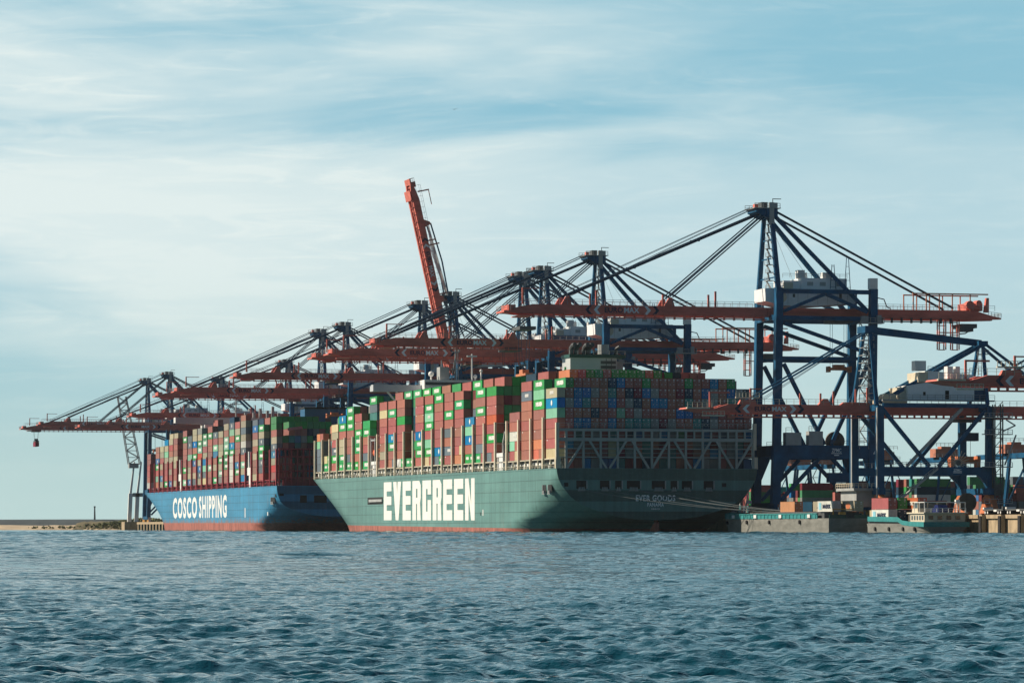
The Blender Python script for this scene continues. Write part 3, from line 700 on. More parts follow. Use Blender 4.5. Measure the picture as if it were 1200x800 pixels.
for xc, w, h, r in ((-27.4, 1.9, 1.0, 0), (-18.5, 2.8, 3.0, 0), (-11.6, 5.2, 3.0, 0), (-3.0, 5.2, 3.0, 0), (6.6, 5.0, 3.0, 0), (16, 5, 3, 0)):
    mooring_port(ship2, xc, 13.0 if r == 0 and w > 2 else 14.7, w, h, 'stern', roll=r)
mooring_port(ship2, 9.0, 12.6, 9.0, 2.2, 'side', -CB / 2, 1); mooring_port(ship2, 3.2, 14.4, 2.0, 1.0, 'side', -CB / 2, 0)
for u, z in ((74, 5.8), (20, 6.4)):
    b = MB(); b.b2((-CB / 2 - 0.02, u, z), (-CB / 2 + .02, u + 1.6, z + 4.0 if u > 50 else z + 1.5)); b.build('draught_mark', M['lettering_white'], ship2)
vs, fs = fit_text('COSCO', 5.5, 0.9, .02); b = MB(); b.add([(x + 12.2, -.012, 9.4 + z) for x, z in vs], fs); b.build('stern_lettering', M['lettering_grey'], ship2)
M['maroon'] = mat('maroon_lashing_paint', (0.34, 0.035, 0.05), .55, var=.2, scale=.4)
b = MB(); b.b2((-26.4, 2, 17.6), (26.4, 356, 20.9)); b.build('hatch_coaming', M['maroon'], ship2)
pedestals(ship2, 3.0, 352, CD, 20.95, -CB / 2, M['maroon'], M['maroon'])
for i in range(0, 25):
    y = 2.2 + i * 14.6; lashing_bridge(ship2, y, CD, 33.0, -CB / 2 + .05, CB / 2 - .05, M['maroon'])
b = MB()
for i in range(24): b.beam((-28 + 2.44 * i, 1.2, CD), (-28 + 2.44 * i, 1.2, 33), .55)
for z in (21.5, 24.2, 27, 29.9, 33): b.beam((-28.4, 1.2, z), (28.6, 1.2, z), .6, .5)
b.b2((-8, 0.9, CD), (-2.5, 1.5, 30)); b.b2((16, .9, CD), (20, 1.5, 30)); b.build('stern_lattice', M['maroon'], ship2)
M['cosco_island'] = mat('blue_house_paint', (0.02, 0.115, 0.24), .5, var=.12)
fi = MB().b2((-9.2, 46.5, 18), (15.0, 56.5, 50.6)).build('funnel_island', M['cosco_island'], ship2)
b = MB()
for x in (-5.6, -0.6, 4.6, 9.6): b.b2((x, 46.42, 45.2), (x + 2.4, 46.55, 47.6))
b.build('louvre', M['dgrey'], fi); b = MB(); b.b2((-9.4, 46.2, 50.6), (15.3, 56.8, 51.3)); b.build('roof_edge', M['black'], fi)
by = 1690 - CY
MB().b2((-16, by - 4, 18), (16, by + 9, 50)).build('deckhouse', M['white'], ship2)
bw = MB().prism([(-29.3, 53.5), (29.3, 53.5), (29.3, 50.8), (17, 50.4), (13, 47.6), (-13, 47.6), (-17, 50.4), (-29.3, 50.8)], by, by + 6).build('bridge_wing', mat('grey_bridge_paint', (0.42, 0.43, 0.45), .5, var=.08), ship2)
b = MB(); b.b2((-29.36, by + .2, 50.9), (-29.28, by + 5.8, 53.4)); b.build('wing_end', M['white'], bw)
b = MB(); b.tube((0, by + 3, 53), (0, by + 3, 65), .4, 8, .2)
for z, w in ((57, 4), (60, 6), (62.5, 3)): b.beam((-w / 2, by + 3, z), (w / 2, by + 3, z), .35)
b.build('radar_mast', M['grey'], ship2)
b = MB()
for x, h in ((8, 3), (11, 5), (14.5, 4), (17, 6), (20, 3), (4, 3)): b.b2((x, by + 2, 53), (x + 1.2, by + 3.4, 53 + h))
build_each(b, 'roof_locker', M['grey'], ship2)
for i, y in ((4, 60.5), (17, 250)):
    b = MB(); b.b2((-CB / 2 + .1, y + 2, CD), (-CB / 2 + 2, y + 5.5, CD + 5.4)); b.b2((-CB / 2, y + 1, CD + 5), (-CB / 2 + 2.2, y + 9, CD + 8.2)); b.b2((-CB / 2 + .2, y + 6.6, CD + 7.5), (-CB / 2 + 1.6, y + 8.0, CD + 15)); b.build('ladder_house', M['white'], ship2)
b = MB(); b.beam((-CB / 2 + 4.5, 1.0, 40.8), (-CB / 2 + 10.5, .6, 41.6), .3, 1.0); b.build('stern_flag', mat('faded_red_flag', (.6, .2, .2), .8), ship2)
# ------------------------------------------------------------------ shipping containers
CC = {  # letter: (word, base colour)
 'R': ('brown', (0.345, 0.142, 0.122)), 'r': ('red', (0.43, 0.105, 0.075)), 'O': ('orange', (0.50, 0.21, 0.13)), 'G': ('green', (0.052, 0.30, 0.105)),
 'B': ('blue', (0.02, 0.19, 0.40)), 'S': ('slate grey', (0.13, 0.17, 0.20)), 'M': ('mint green', (0.22, 0.48, 0.33)), 'T': ('teal', (0.05, 0.25, 0.24)),
 'C': ('cream', (0.50, 0.44, 0.28)), 'W': ('pale grey', (0.55, 0.57, 0.53)), 'N': ('navy', (0.015, 0.055, 0.10)), 'P': ('burgundy', (0.20, 0.03, 0.045)), 'E': ('beige', (0.37, 0.345, 0.25)), 'Y': ('grey', (0.24, 0.26, 0.25)),
}
CM = {k: mat(v[0].replace(' ', '_') + '_container', v[1], 0.6, var=0.16, scale=0.5, stretch=(1.5, 0.8, 0.5), per_object=0.13, per_island=0.2, spec=0.15, hue=0.018) for k, v in CC.items()}
CKEYS = list(CC)
def container_shape(b, x, y, z, w, l, h):
    """box with sunk side panels between its frame rails, front-left-bottom corner at x,y,z"""
    def ringed(face, d, inx, inz):
        # face: 4 corner points counter clockwise seen from outside, d: inward normal
        P = [Vector(p) for p in face]; u = (P[1] - P[0]); v = (P[3] - P[0]); un = u.normalized(); vn = v.normalized(); d = Vector(d) * 0.06
        Q = [P[0] + un * inx + vn * inz, P[1] - un * inx + vn * inz, P[2] - un * inx - vn * inz, P[3] + un * inx - vn * inz]
        q = [p + d for p in Q]
        b.add(P + q, [(0, 1, 5, 4), (1, 2, 6, 5), (2, 3, 7, 6), (3, 0, 4, 7), (4, 5, 6, 7)])
    X, Y, Z = x + w, y + l, z + h
    ringed([(x, Y, z), (x, y, z), (x, y, Z), (x, Y, Z)], (1, 0, 0), .18, .14)
    ringed([(X, y, z), (X, Y, z), (X, Y, Z), (X, y, Z)], (-1, 0, 0), .18, .14)
    ringed([(x, y, z), (X, y, z), (X, y, Z), (x, y, Z)], (0, 1, 0), .12, .14)
    b.add([(x, Y, z), (X, Y, z), (X, Y, Z), (x, Y, Z)], [(3, 2, 1, 0)])
    b.add([(x, y, Z), (X, y, Z), (X, Y, Z), (x, Y, Z), (x, y, z), (X, y, z), (X, Y, z), (x, Y, z)], [(0, 1, 2, 3), (7, 6, 5, 4)])
PROTO = {}
def proto_mesh(key, l):
    if (key, l) not in PROTO:
        b = MB(); container_shape(b, 0, 0, 0, 2.34, l, TIER - 0.07); o = b.build('container_body', CM[key]); PROTO[(key, l)] = o.data; bpy.data.objects.remove(o)
    return PROTO[(key, l)]
def proto_part(name):
    if name in PROTO: return PROTO[name]
    b = MB(); m = M['lettering_white']
    if name in ('logo_wide', 'logo_short'):
        w, h, l = (7.2, 1.25, 12.2) if name == 'logo_wide' else (3.6, 0.9, 6.0)
        vs, fs = fit_text('EVERGREEN', w, h, 0.06); b.add([(-0.008, l / 2 - x, 1.5 + y) for x, y in vs], fs)
        m = mat('container_lettering', (0.85, 0.86, 0.82), .5, var=.05) if 'ltr' not in PROTO else PROTO['ltr']; PROTO['ltr'] = m
    elif name == 'emblem':
        b.add([(-0.008, 6.1 + y, 1.45 + z) for y, z in ((0, -.95), (-.75, -.3), (-.75, .3), (0, .95), (.75, .3), (.75, -.3))], [(0, 1, 2, 3, 4, 5)])
    elif name == 'marking':
        for i in range(4):
            y = 7.9 - i * 1.05; b.add([(-.008, y, 1.1), (-.008, y - .75, 1.1), (-.008, y - .75, 2.0), (-.008, y, 2.0)], [(0, 1, 2, 3)])
    elif name == 'small_marking':
        for y, z, w, h in ((11.3, 2.2, .9, .25), (.9, 2.15, .7, .3)): b.add([(-.008, y, z), (-.008, y - w, z), (-.008, y - w, z + h), (-.008, y, z + h)], [(0, 1, 2, 3)])
    elif name == 'door_gear':
        for x in (.45, .92, 1.5, 1.97): b.tube((x, -0.03, .12), (x, -0.03, 2.68), .028, 5)
        for x in (.72, 1.68): b.box((x, -.035, 1.15), (.42, .05, .06))
        b.box((1.21, .045, 1.4), (.03, .02, 2.5)); m = M['grey']
    elif name == 'door_placard':
        for x, z, w, h in ((.35, 2.25, .5, .22), (1.75, 2.3, .42, .3), (.68, .98, .16, .2), (1.72, 1.0, .16, .2), (1.75, 1.85, .36, .14)):
            b.add([(x - w / 2, .048, z - h / 2), (x + w / 2, .048, z - h / 2), (x + w / 2, .048, z + h / 2), (x - w / 2, .048, z + h / 2)], [(0, 1, 2, 3)])
        m = M['lettering_grey']
    elif name == 'tank_shell': pass
    o = b.build(name, m); PROTO[name] = o.data; bpy.data.objects.remove(o); return PROTO[name]
def child(root, name, me):
    o = bpy.data.objects.new(name, me); COL.objects.link(o); o.parent = root; return o
ORD = ['zeroth', 'first', 'second', 'third', 'fourth', 'fifth', 'sixth', 'seventh', 'eighth', 'ninth', 'tenth', 'eleventh', 'twelfth', 'thirteenth', 'fourteenth', 'fifteenth', 'sixteenth', 'seventeenth', 'eighteenth', 'nineteenth', 'twentieth', 'twenty-first', 'twenty-second', 'twenty-third']
def container(key, x, y, z, l, label, group, logo=None, doors=False):
    o = bpy.data.objects.new('shipping_container', proto_mesh(key, l)); COL.objects.link(o); o.location = (x, y, z)
    tag(o, label, 'container', group)
    if logo: child(o, 'logo', proto_part(logo))
    if doors: child(o, 'door_gear', proto_part('door_gear')); child(o, 'door_placard', proto_part('door_placard'))
    return o

BASE = 21.06
GREEN_BAYS = {  # bay number from the stern: colours from the top tier down; '/' splits a tier into two short boxes (bow half, stern half)
 0: 'E B M R R R C', 1: 'G M G R R R O O/R', 2: 'R S R R R R R R', 3: 'R R W M/R R/C', 5: 'G R R r R G R S/R', 6: 'G R G R R R S G/R', 7: 'B M B R G/G',
 8: 'R G R R R R R/C O', 9: 'R R G R S R S R', 10: 'G R R R R R B S/G', 11: 'R G M G R M G C/R', 12: 'R R R R B G G R', 13: 'G/G', 14: 'R R G R R R R W/G',
 15: 'R G R R B G R R/S', 16: 'R C R R R R E R', 18: 'G G R R S G', 19: 'R R G G G R G/R', 20: 'G G G R R R S/R G/G', 21: 'B G R E E G G/G', 22: 'C E R S G R', 23: 'C/G G/G', 24: 'O/R M/S S/S S/S S/S',
}
INNER_TOP = {5: ('R', 1), 6: ('R', 1), 7: ('G', 4), 8: ('R', 1), 9: ('G', 1), 10: ('R', 1), 11: ('G', 1), 12: ('G', 1), 13: ('G', 8), 14: ('G', 1), 15: ('R', 1), 18: ('G', 3), 21: ('B', 1), 23: ('O', 4), 22: ('G', 1)}
taken = set()
def is_marked(k, rr):
    if k == 'G': return 'logo_wide' if rr.random() < .86 else None
    if k == 'B': return 'emblem'
    if k in 'SWEM' and rr.random() < .3: return 'marking'
    if k == 'R' and rr.random() < .22: return 'small_marking'
rr = random.Random(21)
def bay_y(i): return EY + 2.5 + PITCH * i
def bay_z(i): return BASE + ETRIM * (bay_y(i) + 6 - EY)
for i, s in GREEN_BAYS.items():
    ts = s.split(); n = len(ts)
    for j, t in enumerate(ts):
        z = bay_z(i) + TIER * (n - 1 - j); taken.add((i, 0, n - 1 - j))
        where = f"stack {i + 1} from stern" 
        low = 'top' if j == 0 else 'bottom' if j == n - 1 else ORD[j + 1] + ' level'
        ks = t.split('/')
        for q, k in enumerate(ks):
            l = BAY if len(ks) == 1 else 6.05; yy = bay_y(i) + (0 if len(ks) == 1 else (6.15 if q == 0 else 0))
            lg = is_marked(k, rr)
            if len(ks) == 2: lg = 'logo_short' if k == 'G' else None
            half = '' if len(ks) == 1 else ('bow half, ' if q == 0 else 'stern half, ')
            nth = sum(1 for b_ in GREEN_BAYS if b_ <= i)
            container(k, X0 + 0.02, yy, z, l, f"{CC[k][0]} container, {half}green ship\u2019s lit side, {ORD[nth]} stack from stern, {low}", "containers on the green ship's sunlit side", lg)
# tops of the second row showing above the outer stacks
for i, (k, up) in INNER_TOP.items():
    n = len(GREEN_BAYS.get(i, '').split()); tier = n + up - 1
    if tier > 9: continue
    nth = sum(1 for b_ in GREEN_BAYS if b_ <= i); taken.add((i, 1, tier))
    container(k, X0 + ROW + .02, bay_y(i), bay_z(i) + TIER * tier, BAY, f"{CC[k][0]} container topping the second row, rising behind {ORD[nth]} sunlit stack of green ship", 'containers topping the second row', is_marked(k, rr))
# the stern wall, top tier first; '.' = empty
STERN = ['.GRRRRNBRRGRRRRGRRBRG..', 'SRBBYRTRNPBYRRPNRBYRBYN', 'BYBTRRBRYNRBBRRTRYYRTTY', 'TRRRNRRMRYRRRRBBRRSRRNR', 'RRBBRRBRTTTYPYRRTNYRRRR', 'RRTRYRTRNBRYBYGPRBRSYRB']
for j, s in enumerate(STERN):
    for c, k in enumerate(s):
        if k == '.' or c == 0: continue
        z = bay_z(0) + TIER * (7 - j); taken.add((0, c, 7 - j))
        if j == 5: continue          # behind the lattice: built with the rest of the cargo below
        tier = 'top tier' if j == 0 else f'{ORD[j + 1]} tier down'
        container(k, X0 + ROW * c + .03, bay_y(0) + rr.uniform(0, .05), z, BAY, f"{CC[k][0]} container end in green ship's shaded stern, {tier}, {ORD[c]} column after corner", 'containers of the stern wall', 'logo_wide' if k == 'G' and c == 1 else None, True)
for n_, (c, k) in enumerate([(3, 'O'), (4, 'R'), (5, 'G'), (6, 'G'), (7, 'R'), (8, 'G'), (9, 'G'), (10, 'G'), (11, 'G'), (12, 'R'), (13, 'G')]):
    taken.add((1, c, 8)); container(k, X0 + ROW * c + .03, bay_y(1), bay_z(1) + TIER * 8, BAY, f"{CC[k][0]} container of the raised row above the stern wall, {ORD[n_ + 1]} from the funnel side", 'raised row behind the stern wall', None, True)

# all the remaining cargo as one mass
b = MB(); mats = [CM[k] for k in CKEYS]
low = ['.RTRYRTRNBRYBYGPRBRSYRB', '.BYRRRCTRRTRPRRRYBPYYTR', '.RRRRRCPYRTPRTRPRRBRYBP', '.RRBYBBTPPNRTTRRBYYRRNB']
for j, s in enumerate(low):
    for c, k in enumerate(s):
        if k == '.': continue
        if j == 0: z = bay_z(0) + TIER * 2
        else: z = bay_z(0) + TIER * (2 - j)
        b.m = CKEYS.index(k); container_shape(b, X0 + ROW * c + .03, bay_y(0), z, 2.34, BAY, TIER - .08); taken.add((0, c, 2 - j))
pool = 'RRRRRRRRGGGPPNNBTYS'
for i in range(25):
    if i in (4, 17): tops = None
    for c in range(1, 23):
        if i in (4, 17) : continue
        outer = len(GREEN_BAYS.get(i, '').split())
        up = INNER_TOP.get(i, ('R', 0))[1]
        nt_ = outer + up if c == 1 else None
        if nt_ is None: nt_ = max(outer + up, 9 if i < 15 else 8 if i < 20 else 7) - (1 if c > 19 and rr.random() < .6 else 0)
        nt_ = min(nt_, 9)
        if i == 0: nt_ = 0
        if i == 1: nt_ = min(nt_, 8)
        if i >= 22: nt_ = min(nt_, 5 + (24 - i) + (c > 1))
        if i == 23 and c == 1: nt_ = 5
        g = rr.random() < .35
        for t_ in range(nt_):
            if (i, c, t_) in taken: continue
            if 2 < c < 21 and t_ < nt_ - 3 and i not in (3, 5, 12, 14, 16, 18): continue      # deep inside, never seen
            k = rr.choice(pool) if not (g and t_ >= nt_ - 2) else 'G'
            b.m = CKEYS.index(k); container_shape(b, X0 + ROW * c + .03, bay_y(i), bay_z(i) + TIER * t_, 2.34, BAY, TIER - .08)
# row of green tops behind the funnel
for c in range(2, 9):
    b.m = CKEYS.index('G' if c != 6 else 'R'); container_shape(b, X0 + ROW * c + 6, bay_y(5), bay_z(5) + TIER * 8.0, 2.34, BAY, TIER - .08) if False else None
# blue ship
BLUE = ['R E S B E r R', '', 'G E S G G S S r', 'B R E R E R R E', '', 'E S E W S R M E B', 'R E G R R R B G R', 'S M r B G W W W W', 'E R M M G G G R R', 'E R E E G E M Y', 'S R M B R E R G', 'R G R R R R M R R', 'G M R E B M S C', 'Y C G M r E B S E',
        'E E B R G B R C S', 'S S R M R E E B', 'R G R R R R G R M', '', 'R R R E E R R E', 'E r R E R E R B', 'B E M E R r R G', 'E E R E R B E', 'R R B G R M R', '', 'R R R R R W']
TOPS2 = {2: 'R', 3: 'N', 4: 'S', 6: 'R', 8: 'N', 9: 'N', 11: 'R', 17: 'R', 19: 'E', 20: 'C'}
CB0 = CY + 3.6
blue_logo = MB(); blue_mark = MB()
gv, gf = fit_text('EVERGREEN', 7.2, 1.2, .06)
for i, s in enumerate(BLUE):
    ts = s.split(); y = CB0 + 14.6 * i; n = len(ts)
    for j, k in enumerate(ts):
        z = 21.0 + TIER * (n - 1 - j); b.m = CKEYS.index(k); container_shape(b, X0 + .02, y, z, 2.34, BAY, TIER - .08)
        if k == 'G' or (k == 'M' and rr.random() < .7): blue_logo.add([(X0 + .012, y + 6.1 - x_, z + 1.45 + y_) for x_, y_ in gv], gf)
        elif k in 'BS' and rr.random() < .6: blue_mark.add([(X0 + .012, y + 6.1 + p, z + 1.4 + q) for p, q in ((0, -.9), (-.7, -.2), (-.7, .3), (0, .9), (.7, .3), (.7, -.2))], [(0, 1, 2, 3, 4, 5)])
    if not n: n = 7 if i != 23 else 6
    for c in range(1, 23):
        h = max(n, 8 if i < 17 else 7 if i < 21 else 6) + (1 if (c == 1 and i in TOPS2) else 0)
        if i in (17,): h = 8 if c else 0
        if i == 0: h = 9 if c < 9 else 8 if c < 12 else 6 + rr.randint(0, 1)
        if i == 0 and c == 1: h = 7
        if i in (1, 2): h = 9 if c < 8 else 7
        if i == 23: h = 6 if c else 0
        if i in (3, 4) and c > 7: h = 7
        for t_ in range(h):
            if 2 < c < 22 and t_ < h - 2 and i not in (0, 2, 5, 18, 24): continue
            k = rr.choice('RRRRRRPPNYSTBRRG')
            if i <= 2 and c < 9 and t_ == h - 1: k = 'G'
            if c == 1 and t_ == h - 1 and i in TOPS2: k = TOPS2[i]
            b.m = CKEYS.index(k); container_shape(b, X0 + ROW * c + .03, y, 21.0 + TIER * t_ if i else 18.5 + TIER * t_, 2.34, BAY, TIER - .08)
# yard stacks on the quay, end-on to the water
YARD = []
ry = random.Random(9)
for yb in range(860, 1760, 60):
    for row in range(8):
        if ry.random() < .12: continue
        for bx in range(3):
            x = 430 + bx * 12.9; h = ry.randint(2, 5)
            for t_ in range(h): YARD.append((x, yb + row * 2.6, QZ + .1 + t_ * 2.7, ry.choice('RRRPPGGSYTBNRW')))
for x, y, z, k in YARD:
    b.m = CKEYS.index(k); b.b2((x, y, z), (x + 12.2, y + 2.42, z + 2.66))
o = b.build('stacked_containers', mats); tag(o, 'mass of multicoloured containers packed on the decks and in the quay yard', 'containers', kind='stuff')
blue_logo.build('container_lettering', PROTO['ltr'], o); blue_mark.build('container_emblem', M['lettering_white'], o)
# white round tank fronts at the lower deck
def tank(x, y, z, r, label):
    t = MB(); t.tube((x, y, z), (x + 2.4, y, z), r, 14); t.tube((x - .15, y, z), (x, y, z), r * .7, 14, r)
    return tag(t.build('storage_tank', M['white'], None, True), label, 'tank')
tank(X0 + .1, bay_y(14) + 10.8, bay_z(14) + 1.4, 1.35, 'white round tank beside a green container low on the green ship side')
tank(X0 + .1, bay_y(24) + 2.6, bay_z(24) - 1.3, 1.25, 'cream round tank at green ship bow, the one nearer the stern of the pair')
tank(X0 + .1, bay_y(24) + 8.6, bay_z(24) - 1.3, 1.25, 'cream round tank at green ship bow, the one nearer the tip of the pair')
# ------------------------------------------------------------------ big ship-to-shore cranes
RX = 321.0                          # waterside rail
def zz(z): return z - QZ            # heights are given above the water, parts sit on the quay
def big_crane(boom_deg=0.0):
    root = thing('container_crane', '', 'crane', (RX, 0, QZ), 'gantry cranes along the quay')
    H = lambda z: zz(z)
    # legs: outward kick below the portal beam
    for x0, x1, xb in ((-.3, .6, -.5), (28.3, 29.0, 28.6)):
        for s in (-1, 1):
            b = MB(); y = 9.0 * s
            b.beam((xb, y, H(8.2)), (x0 + .2, y, H(25)), 2.7, 2.4, 2.3, 2.2); b.beam((x0 + .2, y, H(25)), (x1, y, H(69.8)), 2.2, 2.1, 2.3, 2.1)
            b.prism([(x0 - 1.0, H(25)), (x0 - 1.0 + (2.2 if x0 > 9 else 2.4), H(25)), (x0 + (-2.2 if x0 > 9 else 3.8), H(21)), (x0 + (-1.2 if x0 > 9 else 1.2), H(15))], y - .8, y + .8)
            b.build('leg', M['navy'], root)
    for x in (-.4, 28.6):
        b = MB(); b.b2((x - .9, -10.5, H(6.6)), (x + .9, 10.5, H(8.6))); b.build('sill_beam', M['navy'], root)
        for s in (-1, 1):
            b = MB()
            for k in (-1, 1):
                y = 9 * s + 2.2 * k; b.prism([(x - .6, 0.5), (x + .6, 0.5), (x + .5, H(6.6)), (x - .5, H(6.6))], y - 1.6, y + 1.6)
                b.m = 1
                for q in (-.9, .9): b.tube((x - .35, y + q, .45), (x + .35, y + q, .45), .42, 10)
                b.m = 0
            o = b.build('bogie', [M['yellow'], M['dgrey']], root)
            p = MB()
            for k in range(4):
                for q in range(4):
                    p.m = (k + q) % 2; p.b2((x - .8 + k * .4, 9 * s - 4.6 * 1 if s < 0 else 9 * s + 4.4, .3 + q * .8), (x - .4 + k * .4, 9 * s - 4.4 if s < 0 else 9 * s + 4.6, 1.1 + q * .8))
            p.build('warning_panel', [M['white'], M['orange']], o)
    for s in (-1, 1):
        y = 9.0 * s
        b = MB(); b.b2((.9, y - .9, H(21.2)), (27.4, y + .9, H(25))); b.build('portal_beam', M['navy'], root)
        b = MB(); b.b2((1.2, y - .6, H(68.3)), (28.3, y + .6, H(69.5))); b.b2((1.4, y - .5, H(60.7)), (28.2, y + .5, H(61.9))); b.b2((1.6, y - .45, H(49.4)), (28, y + .45, H(50.3))); b.build('tie_beam', M['navy'], root)
        for p, q, w in (((14.4, y, H(68.2)), (2.0, y, H(63.2)), .95), ((14.8, y, H(68.2)), (27.2, y, H(63.2)), .95), ((2.0, y, H(59.8)), (27.4, y, H(51.5)), 1.0),
                        ((2.0, y, H(48.2)), (14.2, y, H(25.2)), 1.05), ((27.2, y, H(48.2)), (16.2, y, H(25.2)), 1.05), ((12.6, y, H(21.2)), (1.2, y, H(9.4)), 1.0), ((16.6, y, H(21.2)), (27.2, y, H(10.4)), 1.0)):
            b = MB(); b.beam(p, q, w); b.build('diagonal_brace', M['navy'], root)
        b = MB(); b.rail((3, y * 1.08, H(25)), (26, y * 1.08, H(25)), 1.3, .05, 2.2); b.build('guard_rail', M['dgrey'], root)
    for x in (.2, 28.7):
        for z in (25.0, 62.2):
            b = MB(); b.b2((x - .7, -7.9, H(z - (3 if z < 30 else 1.6))), (x + .7, 7.9, H(z))); b.build('cross_beam', M['navy'], root)
    # boom: twin girders hinged over the waterside legs
    hinge = Vector((-1.2, 0, H(62.6))); T = Matrix.Translation(hinge) @ Matrix.Rotation(R(boom_deg), 4, 'Y') @ Matrix.Translation(-hinge)
    boom = None
    for s in (-1, 1):
        b = MB(T); y = 3.6 * s
        b.prism([(-1.4, H(61.7)), (-1.4, H(64.4)), (-70.5, H(64.4)), (-74.2, H(63.7)), (-77.5, H(62.7)), (-77.5, H(62.1)), (-74, H(61.7))], y - .75, y + .75)
        o = b.build('boom', M['red'], root)
        if s < 0: boom = o
    b = MB(T)
    for k in range(12): b.b2((-73 + k * 6.2, -2.9, H(62.2)), (-72.3 + k * 6.2, 2.9, H(63.8)))
    b.b2((-79, -4.6, H(62.0)), (-76.6, 4.6, H(62.5))); b.b2((-77.6, -4.2, H(62.5)), (-75.5, 4.2, H(64.2)))
    build_each(b, 'boom_tie', M['red'], boom)
    b = MB(T)
    for x, h in ((-73.4, 4.6), (-53.8, 3.2), (-52.0, 4.2), (-32.4, 3.2), (-18.9, 3.4), (-16.8, 4.4)): b.b2((x - .25, -4.3, H(64.4)), (x + .25, -3.8, H(64.4 + h)))
    for x in (-60.5, -30.2): b.prism([(x - 1.8, H(64.4)), (x - .5, H(66.6)), (x + .5, H(66.9)), (x + 1.3, H(64.4))], -4.2, -3.4); b.prism([(x - 1.8, H(64.4)), (x - .5, H(66.6)), (x + .5, H(66.9)), (x + 1.3, H(64.4))], 3.4, 4.2)
    b.b2((-73.4, -4.2, H(68.7)), (-67.5, -3.9, H(68.95))); build_each(b, 'boom_bracket', M['red'], boom)
    b = MB(T); b.rail((-76, -4.3, H(64.4)), (-3, -4.3, H(64.4)), 1.5, .045, 2.2); b.rail((-76, 4.3, H(64.4)), (-3, 4.3, H(64.4)), 1.5, .045, 2.2)
    b.rail((-79, -4.5, H(62.6)), (-76, -4.5, H(62.6)), 1.3, .05, 1.0); b.rail((-79, -4.5, H(62.6)), (-79, 4.5, H(62.6)), 1.3, .05, 1.5); b.build('guard_rail', M['grey'], boom)
    b = MB(T); b.b2((-71, -5.6, H(60.7)), (-2, -5.0, H(61.0)))
    for k in range(24): b.b2((-70.6 + k * 2.95, -5.4, H(60.5)), (-70.3 + k * 2.95, -4.2, H(62)))
    b.b2((-74.5, -5, H(61.0)), (-70.5, 5, H(61.3))); b.build('under_walkway', M['red'], boom)
    # lettering panel
    def plate(poly, m, nm):
        b = MB(T); k = len(poly); b.add([(x, -4.362, H(z)) for x, z in poly], [tuple(range(k))]); b.build(nm, m, boom)
    for word, x0, x1, m in (('EURO', -49.6, -44.2, M['lettering_navy']), ('MAX', -43.9, -39.4, M['lettering_grey'])):
        vs, fs = fit_text(word, x1 - x0, 1.55, .03); b = MB(T); b.add([((x0 + x1) / 2 + x, -4.362, H(63.05) + y) for x, y in vs], fs); b.build('boom_lettering', m, boom)
    for x, d, m in ((-54.4, 1, 'lettering_navy'), (-51.9, 1, 'lettering_grey'), (-36.9, -1, 'lettering_grey'), (-34.4, -1, 'lettering_navy')):
        plate([(x - .9 * d, 63.05), (x + .2 * d, 64.3), (x + 1.1 * d, 64.3), (x + .1 * d, 63.05), (x + 1.1 * d, 61.8), (x + .2 * d, 61.8)], M[m], 'boom_chevron')
    # fixed girder over the portal and the backreach
    g0 = None
    for s in (-1, 1):
        b = MB(); y = 3.6 * s
        b.prism([(-1.3, H(61.7)), (-1.3, H(64.4)), (62, H(64.4)), (67, H(63.0)), (70, H(62.4)), (70, H(62.0)), (62, H(61.7))], y - .75, y + .75)
        o = b.build('girder', M['red'], root); g0 = g0 or o
    b = MB()
    for k in range(9): b.b2((2 + k * 7.4, -2.9, H(62.2)), (2.7 + k * 7.4, 2.9, H(63.8)))
    b.build('girder_tie', M['red'], g0)
    b = MB(); b.rail((30, -4.3, H(64.4)), (68, -4.3, H(64.4)), 1.5, .045, 2.2); b.rail((30, 4.3, H(64.4)), (68, 4.3, H(64.4)), 1.5, .045, 2.2); b.rail((66, -4.3, H(63)), (70, -4.3, H(62.5)), 1.2, .05, 1); b.rail((70, -4.3, H(62.5)), (70, 4.3, H(62.5)), 1.2, .05, 1); b.build('guard_rail', M['grey'], g0)
    b = MB(); b.b2((30, -5.6, H(60.7)), (56, -5.0, H(61)))
    for k in range(9): b.b2((30 + k * 3, -5.4, H(60.5)), (30.3 + k * 3, -4.2, H(62)))
    b.build('under_walkway', M['dgrey'], g0)
    b = MB()
    b.b2((42.8, -4.2, H(69.0)), (66, -3.7, H(69.35))); b.b2((42.8, 3.7, H(69.0)), (66, 4.2, H(69.35)))
    for x in (43, 47, 51, 55, 60.5): b.beam((x, -4, H(64.4)), (x, -4, H(69)), .28); b.beam((x, 4, H(64.4)), (x, 4, H(69)), .28)
    b.build('service_gantry', M['orange'], g0)
    b = MB(); b.b2((59.5, -3.5, H(64.4)), (64.5, 3.5, H(66.6))); b.tube((60.5, -4.2, H(66)), (60.5, -2, H(66)), 1.3, 10); b.tube((63.2, -4.2, H(66.6)), (63.2, -1, H(66.6)), .9, 10); b.prism([(65.0, H(64)), (66.4, H(64)), (66.4, H(68.2)), (65.6, H(68.2))], -3.8, -2.6); b.build('winch', M['red'], g0)
    b = MB()
    for x in (50.9, 55.0):
        for y in (-4.2, -2.6): b.beam((x, y, H(61.7)), (x, y, H(53)), .3); b.beam((x + 2, y, H(61.7)), (x + 2, y, H(53)), .3)
        for z in (60, 57.3, 55, 53): b.beam((x, -3.4, H(z)), (x + 2, -3.4, H(z)), .25)
    b.beam((50.9, -3.4, H(58)), (57, -3.4, H(58)), .3); b.build('hanging_frame', M['red'], g0)
    b = MB(); b.b2((57.5, -4, H(58.4)), (61.5, 0, H(59.4))); b.b2((57.8, -4.1, H(59.4)), (62.6, 3, H(60.6))); b.path([(57, -4, H(57.6)), (59, -4, H(57.8)), (62, -4, H(59.8))], .18); b.build('service_basket', M['dgrey'], g0)
